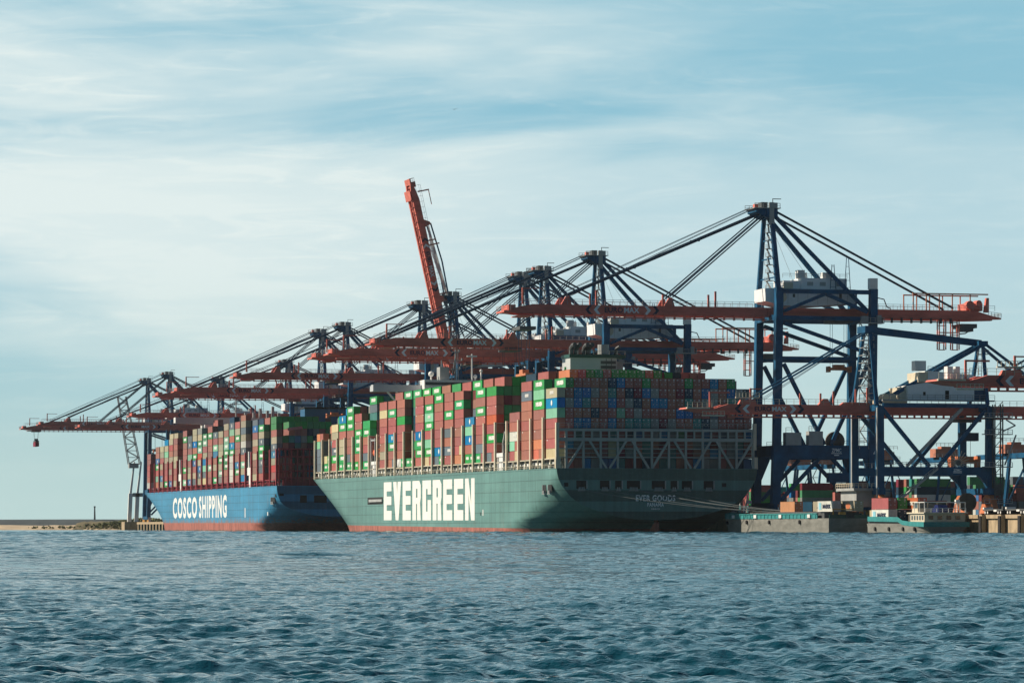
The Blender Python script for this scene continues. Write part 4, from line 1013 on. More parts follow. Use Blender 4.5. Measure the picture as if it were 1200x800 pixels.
    # A-frame
    for s in (-1, 1):
        b = MB(); b.beam((.4, 8.9 * s, H(69.6)), (.2, 3.6 * s, H(90.4)), 1.35, 1.3, 1.1, 1.1); b.build('mast_leg', M['navy'], root)
        b = MB(); b.beam((.8, 3.0 * s, H(91.2)), (27.3, 8.6 * s, H(63.6)), 1.05, 1.1); b.build('back_leg', M['navy'], root)
        b = MB(); b.tube((1.4, 3.3 * s, H(92.2)), (55.3, 4.0 * s, H(65.2)), .2, 6); b.tube((1.4, 3.3 * s, H(91.9)), (55.3, 4.0 * s, H(64.9)), .2, 6); b.build('backstay', M['cable'], root)
    b = MB()
    for y, z in ((8.0, 73), (6.6, 78.6), (5.2, 84)): b.beam((.35, -y, H(z)), (.35, y, H(z)), .35)
    b.build('mast_rung', M['navy'], root)
    b = MB(); b.b2((-1.6, -4.6, H(90.2)), (1.7, 4.6, H(92.6))); b.prism([(-4.6, H(91.8)), (-4.6, H(92.8)), (1.7, H(92.8)), (1.7, H(90.4)), (-1.6, H(90.2))], -4.2, 4.2); hd = b.build('mast_head', M['navy'], root)
    b = MB(); b.rail((-5.2, -4.6, H(92.8)), (2.4, -4.6, H(92.8)), 1.4, .06, 1.2); b.rail((-5.2, 4.6, H(92.8)), (2.4, 4.6, H(92.8)), 1.4, .06, 1.2)
    b.b2((-5.4, -4.8, H(92.75)), (2.6, 4.8, H(92.95))); b.b2((-.8, -4.7, H(88)), (.6, -4.5, H(94.5))); b.b2((-.9, -4.8, H(93)), (1.6, -4, H(94.4))); b.build('head_platform', M['grey'], hd)
    b = MB(); b.b2((-5.0, -4, H(92.9)), (-4.0, -2.2, H(94.0))); b.build('sheave', M['red'], hd); b = MB(); b.b2((-2.8, -3.5, H(92.9)), (-1.0, 0, H(94.6))); b.build('sheave_guard', M['dgrey'], hd)
    b = MB(); b.beam((.3, -4.2, H(93)), (.3, -4.2, H(95.6)), .18); b.beam((.3, -4.2, H(95.5)), (2.8, -4.2, H(95.5)), .2); b.build('service_jib', M['dgrey'], hd)
    # stays and ropes
    if boom_deg == 0:
        for s in (-1, 1):
            b = MB(); y = 3.7 * s
            b.tube((-2.6, y * .8, H(91.75)), (-60.4, y, H(67.15)), .2, 6); b.tube((-2.6, y * .8, H(91.35)), (-60.4, y, H(66.8)), .2, 6)
            for k in (.33, .66): b.box(Vector((-2.6, y * .8, H(91.5))).lerp(Vector((-60.4, y, H(67.0))), k), (.9, .5, .8))
            b.build('outer_forestay', M['cable'], root)
            b = MB(); b.tube((-2.2, y * .8, H(91.0)), (-30.2, y, H(67.2)), .2, 6); b.tube((-1.7, y * .8, H(90.6)), (-29.4, y, H(67.0)), .2, 6); b.build('inner_forestay', M['cable'], root)
            b = MB(); b.tube((-4.6, y * .6, H(93.4)), (-61.5, y * .8, H(67.6)), .08, 4); b.tube((-4.6, y * .5, H(92.8)), (-59.5, y * .8, H(66.8)), .08, 4); b.build('hoist_rope', M['cable'], root)
    else:
        tip = T @ Vector((-60.4, 0, H(66.9))); mid = T @ Vector((-30.2, 0, H(66.9)))
        b = MB()
        for k in range(9):
            y = -3.2 + .8 * k; b.tube((-2.4 + .1 * k, y, H(92.6)), tip + Vector((.3 * k - 1, y, -1.2 * k)), .11, 4)
        b.build('hoist_rope', M['pale_rope'], root)
        for s in (-1, 1):
            q1 = T @ Vector((-45, 3.7 * s, H(67.6)))
            b = MB(); b.path([tip + Vector((0, 3.6 * s, 0)), q1 + Vector((.6, 0, 0)), T @ Vector((-16, 3.7 * s, H(67.5))), Vector((-2.4, 3 * s, H(91)))], .32, 6); b.build('outer_forestay', M['navy'], root)
            b = MB(); b.path([mid + Vector((0, 3.6 * s, 0)), T @ Vector((-14, 3.7 * s, H(70.5))), Vector((-2, 3 * s, H(90.6)))], .28, 6); b.build('inner_forestay', M['navy'], root)
    b = MB()
    for q in (3, 8): b.tube((1, 1.2, H(90)), (5 + q, 1, H(73)), .05, 4)
    b.build('trolley_rope', M['pale_rope'], root)
    # machinery house
    mh = MB().prism([(-2.2, H(66.2)), (-2.2, H(69.9)), (25.0, H(69.9)), (25.0, H(65.9)), (13, H(65.0)), (3, H(65.0))], -5.2, 5.2).build('machinery_house', mat('house_white', (0.76, 0.79, 0.80), .5, var=.08) if 'hw' not in M else M['hw'], root)
    M['hw'] = mh.data.materials[0]
    b = MB(); b.b2((8.6, -5.0, H(69.9)), (22.4, 5.0, H(73.0))); b.b2((3.4, -4.6, H(69.9)), (8.6, 4.6, H(72.2))); b.build('upper_house', M['hw'], mh)
    b = MB(); b.b2((7.8, -4.4, H(73)), (9.9, -2, H(75.3))); b.b2((15.2, -4.6, H(73)), (18.0, -2.4, H(74.7))); b.b2((9.8, 1, H(73)), (12.4, 4, H(75))); b.build('roof_vent', M['white'], mh)
    b = MB(); b.tube((2.6, -5.3, H(67.4)), (2.6, -3, H(67.4)), 1.6, 12); b.b2((3.2, -5.4, H(69.9)), (6, -4.8, H(71.6))); b.build('winch_cover', M['cream'], mh)
    b = MB(); b.rail((3, -5.1, H(73)), (22.4, -5.1, H(73)), 1.2, .045, 2); b.rail((-2, -5.2, H(69.9)), (3.4, -5.2, H(69.9)), 1.2, .045, 1.6); b.build('guard_rail', M['grey'], mh)
    b = MB(); b.b2((6.0, -5.23, H(67.4)), (6.7, -5.19, H(68.4))); b.b2((20, -5.23, H(67)), (20.8, -5.19, H(68.8))); b.build('hatch', M['dgrey'], mh)
    for x0 in (10.4, 14.2, 19.2):
        b = MB(); b.b2((x0, -5.06, H(70.8)), (x0 + 1.8, -4.98, H(71.9))); b.build('louvre', M['grey'], mh)
    b = MB()
    for k in range(8): b.b2((1.5 + 3 * k, -5.24, H(65.4)), (1.58 + 3 * k, -5.2, H(69.8)))
    b.build('panel_joint', M['grey'], mh)
    MB().b2((27.6, -10, H(69.8)), (30.0, -8.2, H(72.9))).build('floodlight_box', M['white'], root)
    b = MB()
    for x in (18.2, 22.6):
        for q in (-.5, .5): b.beam((x + q * 1.8, -5, H(69.4)), (x + q * .6, -5, H(77 if x < 20 else 79)), .16)
        for k in range(4): b.beam((x - .7 + .1 * k, -5, H(70.5 + 2 * k)), (x + .7 - .1 * k, -5, H(70.5 + 2 * k)), .1)
    b.build('stay_prop', M['navy'], root)
    # stair tower in the mast, walkways, lift
    b = MB()
    for k in range(9):
        z = 70 + k * 2.3; w = 3.2 - .17 * k; sx = .5 if k % 2 else -.5
        b.b2((-.3, -w * .6 + sx, H(z)), (1.6, w * .4 + sx, H(z) + .15)); b.rail((-.3, -w * .6 + sx, H(z)), (-.3, w * .4 + sx, H(z)), 1.1, .05, 1.4)
        b.beam((.4, -w * .5 + sx, H(z)), (.4, w * .4 - sx, H(z + 2.3)), .5, .2)
    b.build('stair_tower', M['grey'], root)
    b = MB()
    for k in range(8): b.box((-.3 + .02 * k, -8.2 + .62 * k, H(71.5 + 2.3 * k)), (.9, .5, .35))
    build_each(b, 'mast_floodlight', M['white'], root)
    b = MB(); z = 62; b.b2((24.6, -11.2, H(59.9)), (31.6, -8, H(60.2))); b.rail((24.6, -11.2, H(60.2)), (31.6, -11.2, H(60.2)), 1.3, .05, 1.2); b.b2((25, -10.6, H(60.2)), (27, -9, H(62))); b.b2((29.6, -11, H(60.2)), (30.8, -10, H(62.3)))
    b.build('access_walkway', M['grey'], root)
    b = MB(); b.path([(30.4, -8.6, H(67.4)), (32.4, -8.6, H(67)), (34.2, -6, H(65)), (36, -4.4, H(64.6))], .16); b.build('handrail', M['grey'], root)
    b = MB()
    for k in range(11):
        z = 26 + k * 3.1; b.b2((24.6, -9.9, H(z)), (27.2, -8.2, H(z) + .15)); b.rail((24.6, -9.9, H(z)), (27.2, -9.9, H(z)), 1.1, .05, 1.3); b.beam((24.8 if k % 2 else 27, -9.4, H(z)), (27 if k % 2 else 24.8, -9.4, H(z + 3.1)), .5, .2)
    for x, y in ((24.5, -9.9), (27.3, -9.9)): b.beam((x, y, H(24)), (x, y, H(60)), .14)
    b.build('stair_tower', M['grey'], root)
    # spreader under the landside trolley, kit on the portal beam
    b = MB(); b.b2((18.8, -5, H(60.4)), (24.4, 5, H(61.5))); tr_ = b.build('trolley', M['dgrey'], root)
    b = MB()
    for x in (19.4, 23.6): b.tube((x, -1, H(60.4)), (x, -1, H(48.4)), .06, 4); b.tube((x, 1, H(60.4)), (x, 1, H(48.4)), .06, 4)
    b.build('hoist_rope', M['cable'], tr_)
    b = MB(); b.b2((18.2, -1.2, H(46.9)), (25.2, 1.2, H(47.6))); b.b2((20, -1, H(47.6)), (23.2, 1, H(48.5))); b.b2((18.2, -1.3, H(46.3)), (18.8, 1.3, H(48))); b.b2((24.6, -1.3, H(46.3)), (25.2, 1.3, H(48))); b.build('spreader', M['orange'], tr_)
    for x0, x1, z1 in ((2.4, 7.0, 28.6), (9.3, 13.5, 29.0)):
        b = MB(); b.b2((x0, -9.9, H(25)), (x1, -7.2, H(z1))); o = b.build('electrical_cabinet', M['grey'], root)
        b = MB(); b.rail((x0, -9.8, H(z1)), (x0 + 1.8, -9.8, H(z1)), 1.4, .06, .9); b.build('guard_rail', M['grey'], o)
    b = MB(); b.tube((17.8, -8.4, H(26.2)), (17.8, -7.4, H(26.2)), 2.8, 22); o = b.build('cable_reel', mat('cable_drum', (0.13, 0.10, 0.075), .7, var=.3) if 'drum' not in M else M['drum'], root); M['drum'] = o.data.materials[0]
    b = MB()
    for k in range(14):
        a = 2 * math.pi * k / 14; b.beam((17.8, -8.5, H(26.2)), (17.8 + 2.7 * math.cos(a), -8.5, H(26.2) + 2.7 * math.sin(a)), .16)
    b.tube((17.8, -8.7, H(26.2)), (17.8, -8.3, H(26.2)), .6, 10); b.build('spoke_frame', M['dgrey'], o)
    for word, x, z, w, h, m in (('ZPMC', 17.6, 23.6, 2.9, 1.1, 'lettering_grey'), ('4', 29.0, 22.9, 1.0, 1.7, 'lettering_grey')):
        vs, fs = fit_text(word, w, h, .02); b = MB(); yy = -9.914 if word != '4' else -10.25
        b.add([(x + u, yy, H(z) + v) for u, v in vs], fs)
        if word == 'ZPMC':
            for q, (ww, hh) in enumerate(((3.2, .22), (1.5, .3))): b.add([(x - ww / 2, yy, H(22.6 - q * .55)), (x + ww / 2, yy, H(22.6 - q * .55)), (x + ww / 2, yy, H(22.6 - q * .55) + hh), (x - ww / 2, yy, H(22.6 - q * .55) + hh)], [(0, 1, 2, 3)])
        b.build('beam_lettering', M[m], root)
    b = MB(); b.b2((15.5, -9.6, H(14.4)), (22.6, -7, H(17.2))); b.rail((15.5, -9.6, H(17.2)), (22.6, -9.6, H(17.2)), 1.4, .05, 1.6); b.build('lashing_platform', M['navy'], root)
    return root
CRANES = [  # distance along the quay, label
 (988.9, 'tallest red boomed crane, whose blue legs stand beside the green ship stern'),
 (1173.8, 'large crane whose white machinery house shows directly above the green ship stern wall'),
 (1246.4, 'large crane of the close mast pair, the taller mast of those two'),
 (1277.0, 'large crane of the close mast pair, the slightly lower mast of those two'),
 (1390.5, 'large crane with its red boom raised steeply into the sky'),
 (1447.3, 'large crane with lowered boom, its mast just beyond the raised red boom'),
 (1606.9, 'large crane above the blue ship stern, taller mast of the second close pair'),
 (1664.8, 'large crane above the blue ship stern, lower mast of the second close pair'),
 (1752.0, 'shorter crane over the blue ship, taller of the two low masts'),
 (1956.3, 'shorter crane over the blue ship, lower of the two low masts'),
 (2143.1, 'large crane at the blue ship bow, next to the last one on the quay'),
 (2236.0, 'last large crane on the quay, a container hanging from its boom'),
]
c1 = big_crane(); c1.location.y = CRANES[0][0]; c1['label'] = CRANES[0][1]
index_children()
built = {}
for i, (y, lab) in enumerate(CRANES):
    if i == 0: continue
    if i == 4: o = big_crane(77.5)
    else: o = copy_tree(c1)
    if i not in (4, 8, 9):
        for ch in o.children:
            if ch.name.startswith('trolley.'): ch.location.x = (-30, -52, -12, -41, -6, -58, -24, -35, -48, -18, -28, -2)[i]
    o.location.y = y; o['label'] = lab
    if i in (8, 9): o.scale = (1.0, 1.0, 0.885)
# loads hanging from the booms
def hung(x, y, z, ztop, k, label, boxed=True):
    t = thing('spreader', label, 'spreader', (x, y, z))
    b = MB(); b.b2((-1.1, -6, 0), (1.1, 6, .7)); b.b2((-1.0, -2, .7), (1.0, 2, 1.9)); b.build('frame', M['orange'] if k == 'O' else M['dgrey'], t)
    b = MB()
    for yy in (-1.8, 1.8):
        for xx in (-.9, .9): b.tube((xx, yy, 1.8), (xx * 1.6, yy, ztop - z), .06, 4)
    b.build('hoist_rope', M['cable'], t)
    b = MB(); b.b2((-2.5, -4.8, ztop - z), (2.5, 4.8, ztop - z + 1)); b.build('trolley', M['dgrey'], t)
hung(RX - 69, 2236, 54.5, 60.6, 'N', 'dark spreader holding a dark red container under the outermost boom tip')
container('P', RX - 70.2, 2230, 51.6, 12.2, 'dark red container hanging in the air below the outermost boom tip', 'hanging containers')
hung(X0 + 9.4, 1056.6, 47.2, 61.0, 'O', 'orange spreader lowered onto a brown container near the funnel')

# ------------------------------------------------------------------ lower barge cranes at the near quay
def barge_crane():
    root = thing('barge_crane', '', 'crane', (RX, 0, QZ), 'barge cranes by the inland vessels'); H = zz
    for x in (.8, 31.5):
        for s in (-1, 1):
            b = MB(); y = 10 * s; b.beam((x, y, H(11.9)), (x, y, H(33.5)), 1.9, 2.0, 1.75, 1.8)
            if x > 9: b.prism([(x - .9, H(15.4)), (x - 3.6, H(15.4)), (x - 1.6, H(13.4)), (x - .9, H(12))], y - .7, y + .7)
            b.build('leg', M['navy'] if x > 5 else M['navy'], root)
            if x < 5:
                b = MB(); b.b2((x - 1.05, y - .95, H(9)), (x - .9, y - .2, H(33))); b.build('lit_leg_strip', M['grey'], root)  # pale strip imitating sunlight on the waterside face of the leg
    for x in (.8, 31.5):
        b = MB(); b.b2((x - .9, -12, H(10.2)), (x + .9, 12, H(11.9))); b.build('sill_beam', M['navy'], root)
        b = MB(); b.b2((x - .7, -9, H(32.2)), (x + .7, 9, H(33.8))); b.build('cross_beam', M['navy'], root)
        for s in (-1, 1):
            b = MB()
            for k in (-1, 1):
                y = 10 * s + 2.6 * k; b.prism([(x - 1.1, .7), (x + 1.1, .7), (x + .6, 2.4), (x - .6, 2.4)], y - 1.9, y + 1.9); b.prismx([(y - 1.7, 2.4), (y + 1.7, 2.4), (y + .6, 4.0), (y - .6, 4.0)], x - .7, x + .7)
                if k > 0: b.prismx([(10 * s - 3.6, 4.0), (10 * s + 3.6, 4.0), (10 * s + 1.2, 5.6), (10 * s - 1.2, 5.6)], x - .8, x + .8)
                for q in (-1.1, 1.1): b.b2((x - .7, y + q - .6, .25), (x + .7, y + q + .6, 1.0)); 
                b.m = 1
                for q in (-1.1, 1.1): b.tube((x - .4, y + q, .45), (x + .4, y + q, .45), .45, 10)
                b.m = 0
            b.build('bogie', [M['orange'], M['dgrey']], root)
    for s in (-1, 1):
        y = 10 * s
        b = MB(); b.b2((1.6, y - .8, H(15.3)), (30.6, y + .8, H(17.5))); b.build('portal_beam', M['navy'], root)
        b = MB(); b.b2((1.6, y - .5, H(33.1)), (30.8, y + .5, H(34.2))); b.build('tie_beam', M['navy'], root)
        for p, q in (((1.6, y, H(32.6)), (14.6, y, H(17.6))), ((30.4, y, H(32.6)), (17.2, y, H(17.6)))):
            b = MB(); b.beam(p, q, .95); b.build('diagonal_brace', M['navy'], root)
        b = MB(); b.rail((2, y * 1.05, H(17.5)), (30, y * 1.05, H(17.5)), 1.2, .05, 2); b.build('guard_rail', M['grey'], root)
    b = MB(); b.beam((8.4, -9.6, H(17.6)), (24, -9.6, H(33)), .75); b.build('diagonal_tie', M['grey'], root)
    boom = None
    for s in (-1, 1):
        y = 3.2 * s; b = MB(); b.prism([(-38.8, H(33.8)), (86, H(33.8)), (86, H(31.4)), (-43.4, H(31.4)), (-44.2, H(32.1))], y - .65, y + .65); o = b.build('boom', M['red'], root); boom = boom or o
    b = MB(); b.prism([(-50, H(32.5)), (-49.6, H(32.9)), (-43, H(33)), (-43, H(31.6)), (-46, H(31.8))], -4.2, 4.2)
    for k in range(20): b.b2((-40 + 6.2 * k, -2.6, H(31.9)), (-39.4 + 6.2 * k, 2.6, H(33.2)))
    for x, h in ((-43.8, 3.2), (-32.7, 4.2), (-19, 3.0), (-13.4, 3), (-9.8, 3.6), (-3.6, 4.2), (-.4, 4.6)): b.b2((x - .22, -3.9, H(33.8) if x > -40 else H(32.8)), (x + .22, -3.5, H(33.8 + h)))
    b.beam((-43.8, -3.7, H(36.8)), (-38.4, -3.7, H(36.8)), .4); b.beam((-32.7, -3.7, H(37.8)), (-29.6, -3.7, H(37.8)), .3)
    b.prism([(-36.0, H(33.8)), (-35.4, H(34.9)), (-31.4, H(35.0)), (-31, H(33.8))], -3.9, -2.6); b.prism([(-14, H(33.8)), (-12.6, H(35.4)), (-11.4, H(35.4)), (-10.6, H(33.8))], -3.9, -2.6); b.prism([(-8, H(33.8)), (-7, H(34.5)), (0, H(34.5)), (1, H(33.8))], -3.9, -2.6)
    build_each(b, 'boom_bracket', M['red'], boom)
    b = MB()
    for k in range(22): b.b2((-38.8 + k * 2.05, -4.7, H(30.3)), (-38.5 + k * 2.05, -3.8, H(31.5)))
    for k in range(40): b.b2((6.3 + k * 2.05, -4.7, H(30.3)), (6.6 + k * 2.05, -3.8, H(31.5)))
    b.b2((-39, -4.8, H(30.25)), (86, -4.3, H(30.6))); b.build('under_walkway', M['red'], boom)
    b = MB(); b.rail((-43, -4, H(33.8)), (86, -4, H(33.8)), 1.4, .045, 2); b.rail((-50, -4.3, H(32.9)), (-43.4, -4.3, H(32.9)), 1.3, .05, 1.1); b.b2((-50.2, -4.4, H(32.5)), (-44, -3.6, H(32.9))); b.b2((-46, -4.4, H(30.6)), (-40, -3.6, H(30.9))); b.rail((-46, -4.4, H(30.9)), (-40, -4.4, H(30.9)), 1, .05, 1); b.b2((-36.8, -4.2, H(35.4)), (-30.4, -3.4, H(35.7))); b.rail((-36.8, -4.2, H(35.6)), (-30.4, -4.2, H(35.6)), 1.2, .06, .8); b.build('guard_rail', M['cream'], boom)
    for word, x0, x1, m in (('EURO', -31.6, -27.0, 'lettering_navy'), ('MAX', -26.8, -22.8, 'lettering_grey')):
        vs, fs = fit_text(word, x1 - x0, 1.25, .03); b = MB(); b.add([((x0 + x1) / 2 + u, -3.863, H(32.6) + v) for u, v in vs], fs); b.build('boom_lettering', M[m], boom)
    for x, d, m in ((-36.2, 1, 'lettering_navy'), (-34.0, 1, 'lettering_grey'), (-21.0, -1, 'lettering_grey'), (-18.8, -1, 'lettering_navy')):
        b = MB(); b.add([(x + u * d, -3.863, H(z)) for u, z in ((-.9, 32.6), (.2, 33.7), (1.1, 33.7), (.1, 32.6), (1.1, 31.5), (.2, 31.5))], [(0, 1, 2, 3, 4, 5)]); b.build('boom_chevron', M[m], boom)
    # front mast, rear mast and the heavy tie between them
    for s in (-1, 1):
        b = MB(); b.beam((.2, 9.4 * s, H(33.6)), (.8, 2.4 * s, H(53.4)), 1.0, 1.0, .8, .8); b.build('mast_leg', M['navy'], root)
        b = MB(); b.beam((32.2, 6.8 * s, H(34)), (32.9, 1.6 * s, H(50.6)), .95, .95, .75, .75); b.build('mast_leg', M['navy'], root)
        b = MB(); b.beam((3.0, 4 * s, H(34.6)), (32.2, 2.2 * s, H(50.0)), .85, .95); b.build('back_leg', M['navy'], root)
        b = MB(); b.tube((.2, 2 * s, H(53.2)), (-32.6, 3.4 * s, H(34.6)), .26, 6); b.build('forestay', M['navy'], root)
        b = MB(); b.tube((33.2, 2 * s, H(50.6)), (42.2, 3.3 * s, H(43.9)), .42, 6); b.tube((42.2, 3.3 * s, H(43.9)), (54, 3.3 * s, H(34.4)), .42, 6); b.build('backstay', M['navy'], root)
    b = MB(); b.beam((.6, 0, H(53.9)), (32.9, 0, H(50.7)), 1.6, 1.9, 1.4, 1.7); b.build('mast_tie', M['navy'], root)
    b = MB(); b.b2((-.8, -3.2, H(53)), (2.0, 3.2, H(54.8))); b.b2((31.4, -2.6, H(49.8)), (34, 2.6, H(51.2))); b.build('mast_head', M['navy'], root)
    b = MB()
    for k in range(9): b.tube((.3, .4 * (k % 3) - .4, H(53)), (-30 + .8 * (k % 3), -3 + .7 * (k % 3), H(35 + .3 * (k // 3))), .05, 4) if k < 3 else None
    b.build('hoist_rope', M['cable'], root)
    b = MB(); b.beam((25.2, -3.9, H(41.4)), (37, -3.9, H(41.2)), .3); b.build('cross_tie', M['red'], root)
    b = MB()
    for k in range(9):
        z = 35 + 2 * k; b.b2((-1, -2.8, H(z)), (1.8, 1.5, H(z) + .15)); b.rail((-1, -2.8, H(z)), (1.8, -2.8, H(z)), 1.0, .05, 1.2); b.beam((-.4 if k % 2 else 1.4, -2, H(z)), (1.4 if k % 2 else -.4, -2, H(z + 2)), .4, .2)
    b.build('stair_tower', M['grey'], root)
    b = MB()
    for x in (32.1, 33.1): b.beam((x, -.2, H(34)), (x, -.2, H(50)), .12)
    for k in range(16): b.beam((32.1, -.2, H(34.5 + k)), (33.1, -.2, H(34.5 + k)), .1)
    b.b2((31.2, -2.8, H(47.6)), (34.2, -1.2, H(47.8))); b.rail((31.2, -2.8, H(47.8)), (34.2, -2.8, H(47.8)), 1.1, .05, 1); b.build('ladder', M['grey'], root)
    # machinery house on the girder, white and stepped
    mh = MB().prism([(10.4, H(35.3)), (10.4, H(39.0)), (16.0, H(40.0)), (16.0, H(43.0)), (29.0, H(42.0)), (29.0, H(35.3))], -5.4, 5.4).build('machinery_house', M['hw'], root)
    b = MB(); b.b2((12.4, -5.5, H(43.0)), (15.4, -2.6, H(45.6))); b.build('roof_vent', M['white'], mh)
    b = MB(); b.b2((20.8, -5.43, H(35.5)), (21.9, -5.38, H(37.8))); b.b2((14.6, -5.43, H(36.4)), (15.3, -5.38, H(37.4))); b.build('door', M['black'], mh)
    b = MB()
    for x in (4.6, 6.6): b.tube((x, -4.5, H(36)), (x, -1, H(36)), .9, 12)
    b.b2((3.6, -4.8, H(34.4)), (10.4, 4.8, H(35.4))); b.b2((8.4, -4, H(35.4)), (10.4, 4, H(38.6))); b.b2((13.6, -5.2, H(40)), (16, 4, H(42.6))); b.build('winch_deck', M['cream'], mh)
    b = MB(); b.b2((3, -6.2, H(34.9)), (34.5, -5.4, H(35.3))); b.rail((3, -6.2, H(35.3)), (34.5, -6.2, H(35.3)), 1.3, .05, 2); b.rail((16, -5.3, H(43)), (29, -5.3, H(42)), 1.2, .05, 2); b.build('guard_rail', M['grey'], mh)
    MB().b2((29.0, -4.8, H(35.4)), (32.4, 4.8, H(38.6))).build('cable_house', M['navy'], root)
    # platforms around the rear leg lift, front cab platform, stairs
    b = MB()
    for x in (32.0, 34.2):
        for y in (-12.6, -11): b.beam((x, y, H(5)), (x, y, H(34)), .3)
    for k in range(12):
        z = 6 + 2.4 * k; b.beam((32, -12.6, H(z)), (34.2, -12.6, H(z + 2.4)), .16); b.beam((32, -12.6, H(z)), (34.2, -12.6, H(z)), .16); b.beam((32, -11, H(z)), (34.2, -11, H(z)), .16)
    b.b2((32.2, -12.4, H(10)), (34, -11.2, H(13))); b.build('lift_shaft', M['dgrey'], root)
    b = MB()
    for z in (7.8, 17.4, 26.0, 30.4): a = MB(); a.b2((29, -13, H(z)), (36.8, -10.8, H(z) + .25)); a.rail((29, -13, H(z)), (36.8, -13, H(z)), 1.3, .06, 1.2); a.build('access_platform', M['grey'], root)
    b.path([(34.6, -12, H(27)), (38, -12, H(28.5)), (35.4, -12, H(30))], .2); b.beam((35, -12, H(18)), (38.2, -12, H(26)), .4, .3); b.build('outer_stair', M['grey'], root)
    b = MB(); b.b2((-5.4, -7.5, H(11.2)), (3.2, 7, H(11.9))); b.b2((-4.4, -6.5, H(7)), (2.4, 6, H(11.2))); o = b.build('leg_platform', M['grey'], root)
    b = MB(); b.rail((-5.4, -7.5, H(11.9)), (3.2, -7.5, H(11.9)), 1.2, .07, 1.1); b.rail((-5.4, -7.5, H(11.9)), (-5.4, 7, H(11.9)), 1.2, .07, 1.4); b.build('guard_rail', M['cream'], o)
    b = MB(); b.beam((3.6, -11, H(7)), (16.5, -11, H(17)), .9, .5); b.rail((3.6, -11.4, H(7)), (16.5, -11.4, H(17)), 1.1, .06, 1.6); b.b2((8.4, -11.8, H(12)), (11.6, -10.4, H(12.3))); b.build('stair', M['grey'], root)
    b = MB(); b.tube((22.6, -10.6, H(18.6)), (22.6, -9.6, H(18.6)), .7, 12); b.build('reel_hub', M['dgrey'], root)
    b = MB()
    for k in range(20):
        a = 2 * math.pi * k / 20; b.beam((22.6, -10.2, H(18.6)), (22.6 + 3.3 * math.cos(a), -10.2, H(18.6) + 3.3 * math.sin(a)), .14)
    b.build('cable_reel', M['cream'], root)
    b = MB(); b.tube((25.8, -9, H(8.2)), (25.8, -8, H(8.2)), 2.5, 18); b.build('cable_drum', M['drum'], root)
    b = MB(); b.b2((25.5, -3, H(29.6)), (32, 3, H(31))); tr_ = b.build('trolley', M['dgrey'], root)
    b = MB(); b.b2((24, -1.2, H(18.6)), (32.4, 1.2, H(19.6))); b.b2((26, -1, H(19.6)), (30.6, 1, H(20.5))); b.b2((24, -1.3, H(17.6)), (24.9, 1.3, H(20.6))); b.b2((31.5, -1.3, H(17.6)), (32.4, 1.3, H(20.6))); b.build('spreader', M['orange'], tr_)
    b = MB()
    for x in (26.5, 30): b.tube((x, 0, H(20.4)), (x, 0, H(29.8)), .06, 4)
    b.b2((27, -1.5, H(24.6)), (31.8, 1.5, H(26.8))); b.build('hoist_rope', M['cable'], tr_)
    vs, fs = fit_text('ZPMC', 2.2, .55, .02); b = MB(); b.add([(22.2 + u, -10.812, H(16.7) + v) for u, v in vs], fs)
    for q in (15.9, 16.2): b.add([(21, -10.812, H(q)), (23.4, -10.812, H(q)), (23.4, -10.812, H(q + .16)), (21, -10.812, H(q + .16))], [(0, 1, 2, 3)])
    b.build('beam_lettering', M['lettering_grey'], root)
    b = MB(); b.b2((-47.6, -3, H(33)), (-46.4, -1, H(35.6))); b.build('tip_cabinet', M['white'], boom); b = MB(); b.b2((-45.8, -3, H(33)), (-44.8, -1.6, H(35.6))); b.build('tip_cabinet', M['white'], boom)
    return root
bc = barge_crane(); bc.location.y = 906; bc['label'] = 'lower crane with red boom and white machinery house above the two moored barges'
index_children(); KIDS = KIDS
bc2 = copy_tree(bc); bc2.location.y = 722; bc2['label'] = 'second low crane, only its red boom with white cabinets at the tip in sight'
for o in list(bpy.data.objects):
    if o.parent and o.parent.parent == bc and o.name.startswith('tip_cabinet'): bpy.data.objects.remove(o)
# ------------------------------------------------------------------ inland vessels
def vessel(root, L, B, D, bow, sheer_bow, paint, low, deckm, stern_round=0.0):
    us = [0, .4, 2, 6, 12, L * .3, L * .5, L - bow, L - bow * .75, L - bow * .5, L - bow * .28, L - bow * .1, L]
    zs = [-.8, .25, .9, D * .6, D]
    def hb(u, k):
        h = B / 2
        if u > L - bow: q = (u - (L - bow)) / bow; h *= max(0.02, 1 - q ** (1.6 + 1.2 * k))
        if u < 6 and stern_round: h *= 1 - stern_round * (1 - k) * (1 - u / 6)
        return h
    b = MB(); nz, nu = len(zs), len(us)
    for s in (-1, 1):
        o = len(b.v)
        for i, z in enumerate(zs):
            k = max(0, z) / D
            for u in us:
                q = max(0, (u - (L - bow)) / bow); uu = u - (1 - k) * 3.2 * q
                b.v.append((s * hb(u, k), uu, z + sheer_bow * q * q * k))
        for i in range(nz - 1):
            b.m = 1 if zs[i + 1] <= .3 else 0
            for j in range(nu - 1): b.f.append((o + i * nu + j, o + i * nu + j + 1, o + (i + 1) * nu + j + 1, o + (i + 1) * nu + j)); b.mi.append(b.m)
    b.m = 0; k = len(b.v); half = nz * nu
    for i in range(nz):
        b.v += [b.v[i * nu], b.v[half + i * nu]]
    for i in range(nz - 1): b.f.append((k + 2 * i, k + 2 * i + 1, k + 2 * i + 3, k + 2 * i + 2)); b.mi.append(0)
    k = len(b.v)
    for j in range(nu):
        b.v += [b.v[(nz - 1) * nu + j], b.v[half + (nz - 1) * nu + j]]
    for j in range(nu - 1): b.f.append((k + 2 * j, k + 2 * j + 1, k + 2 * j + 3, k + 2 * j + 2)); b.mi.append(0)
    return b.build('hull', [paint, low], root), hb
M['barge'] = mat('weathered_grey_hull', (0.20, 0.205, 0.185), .7, var=.35, scale=.35, stretch=(1, .6, 2))
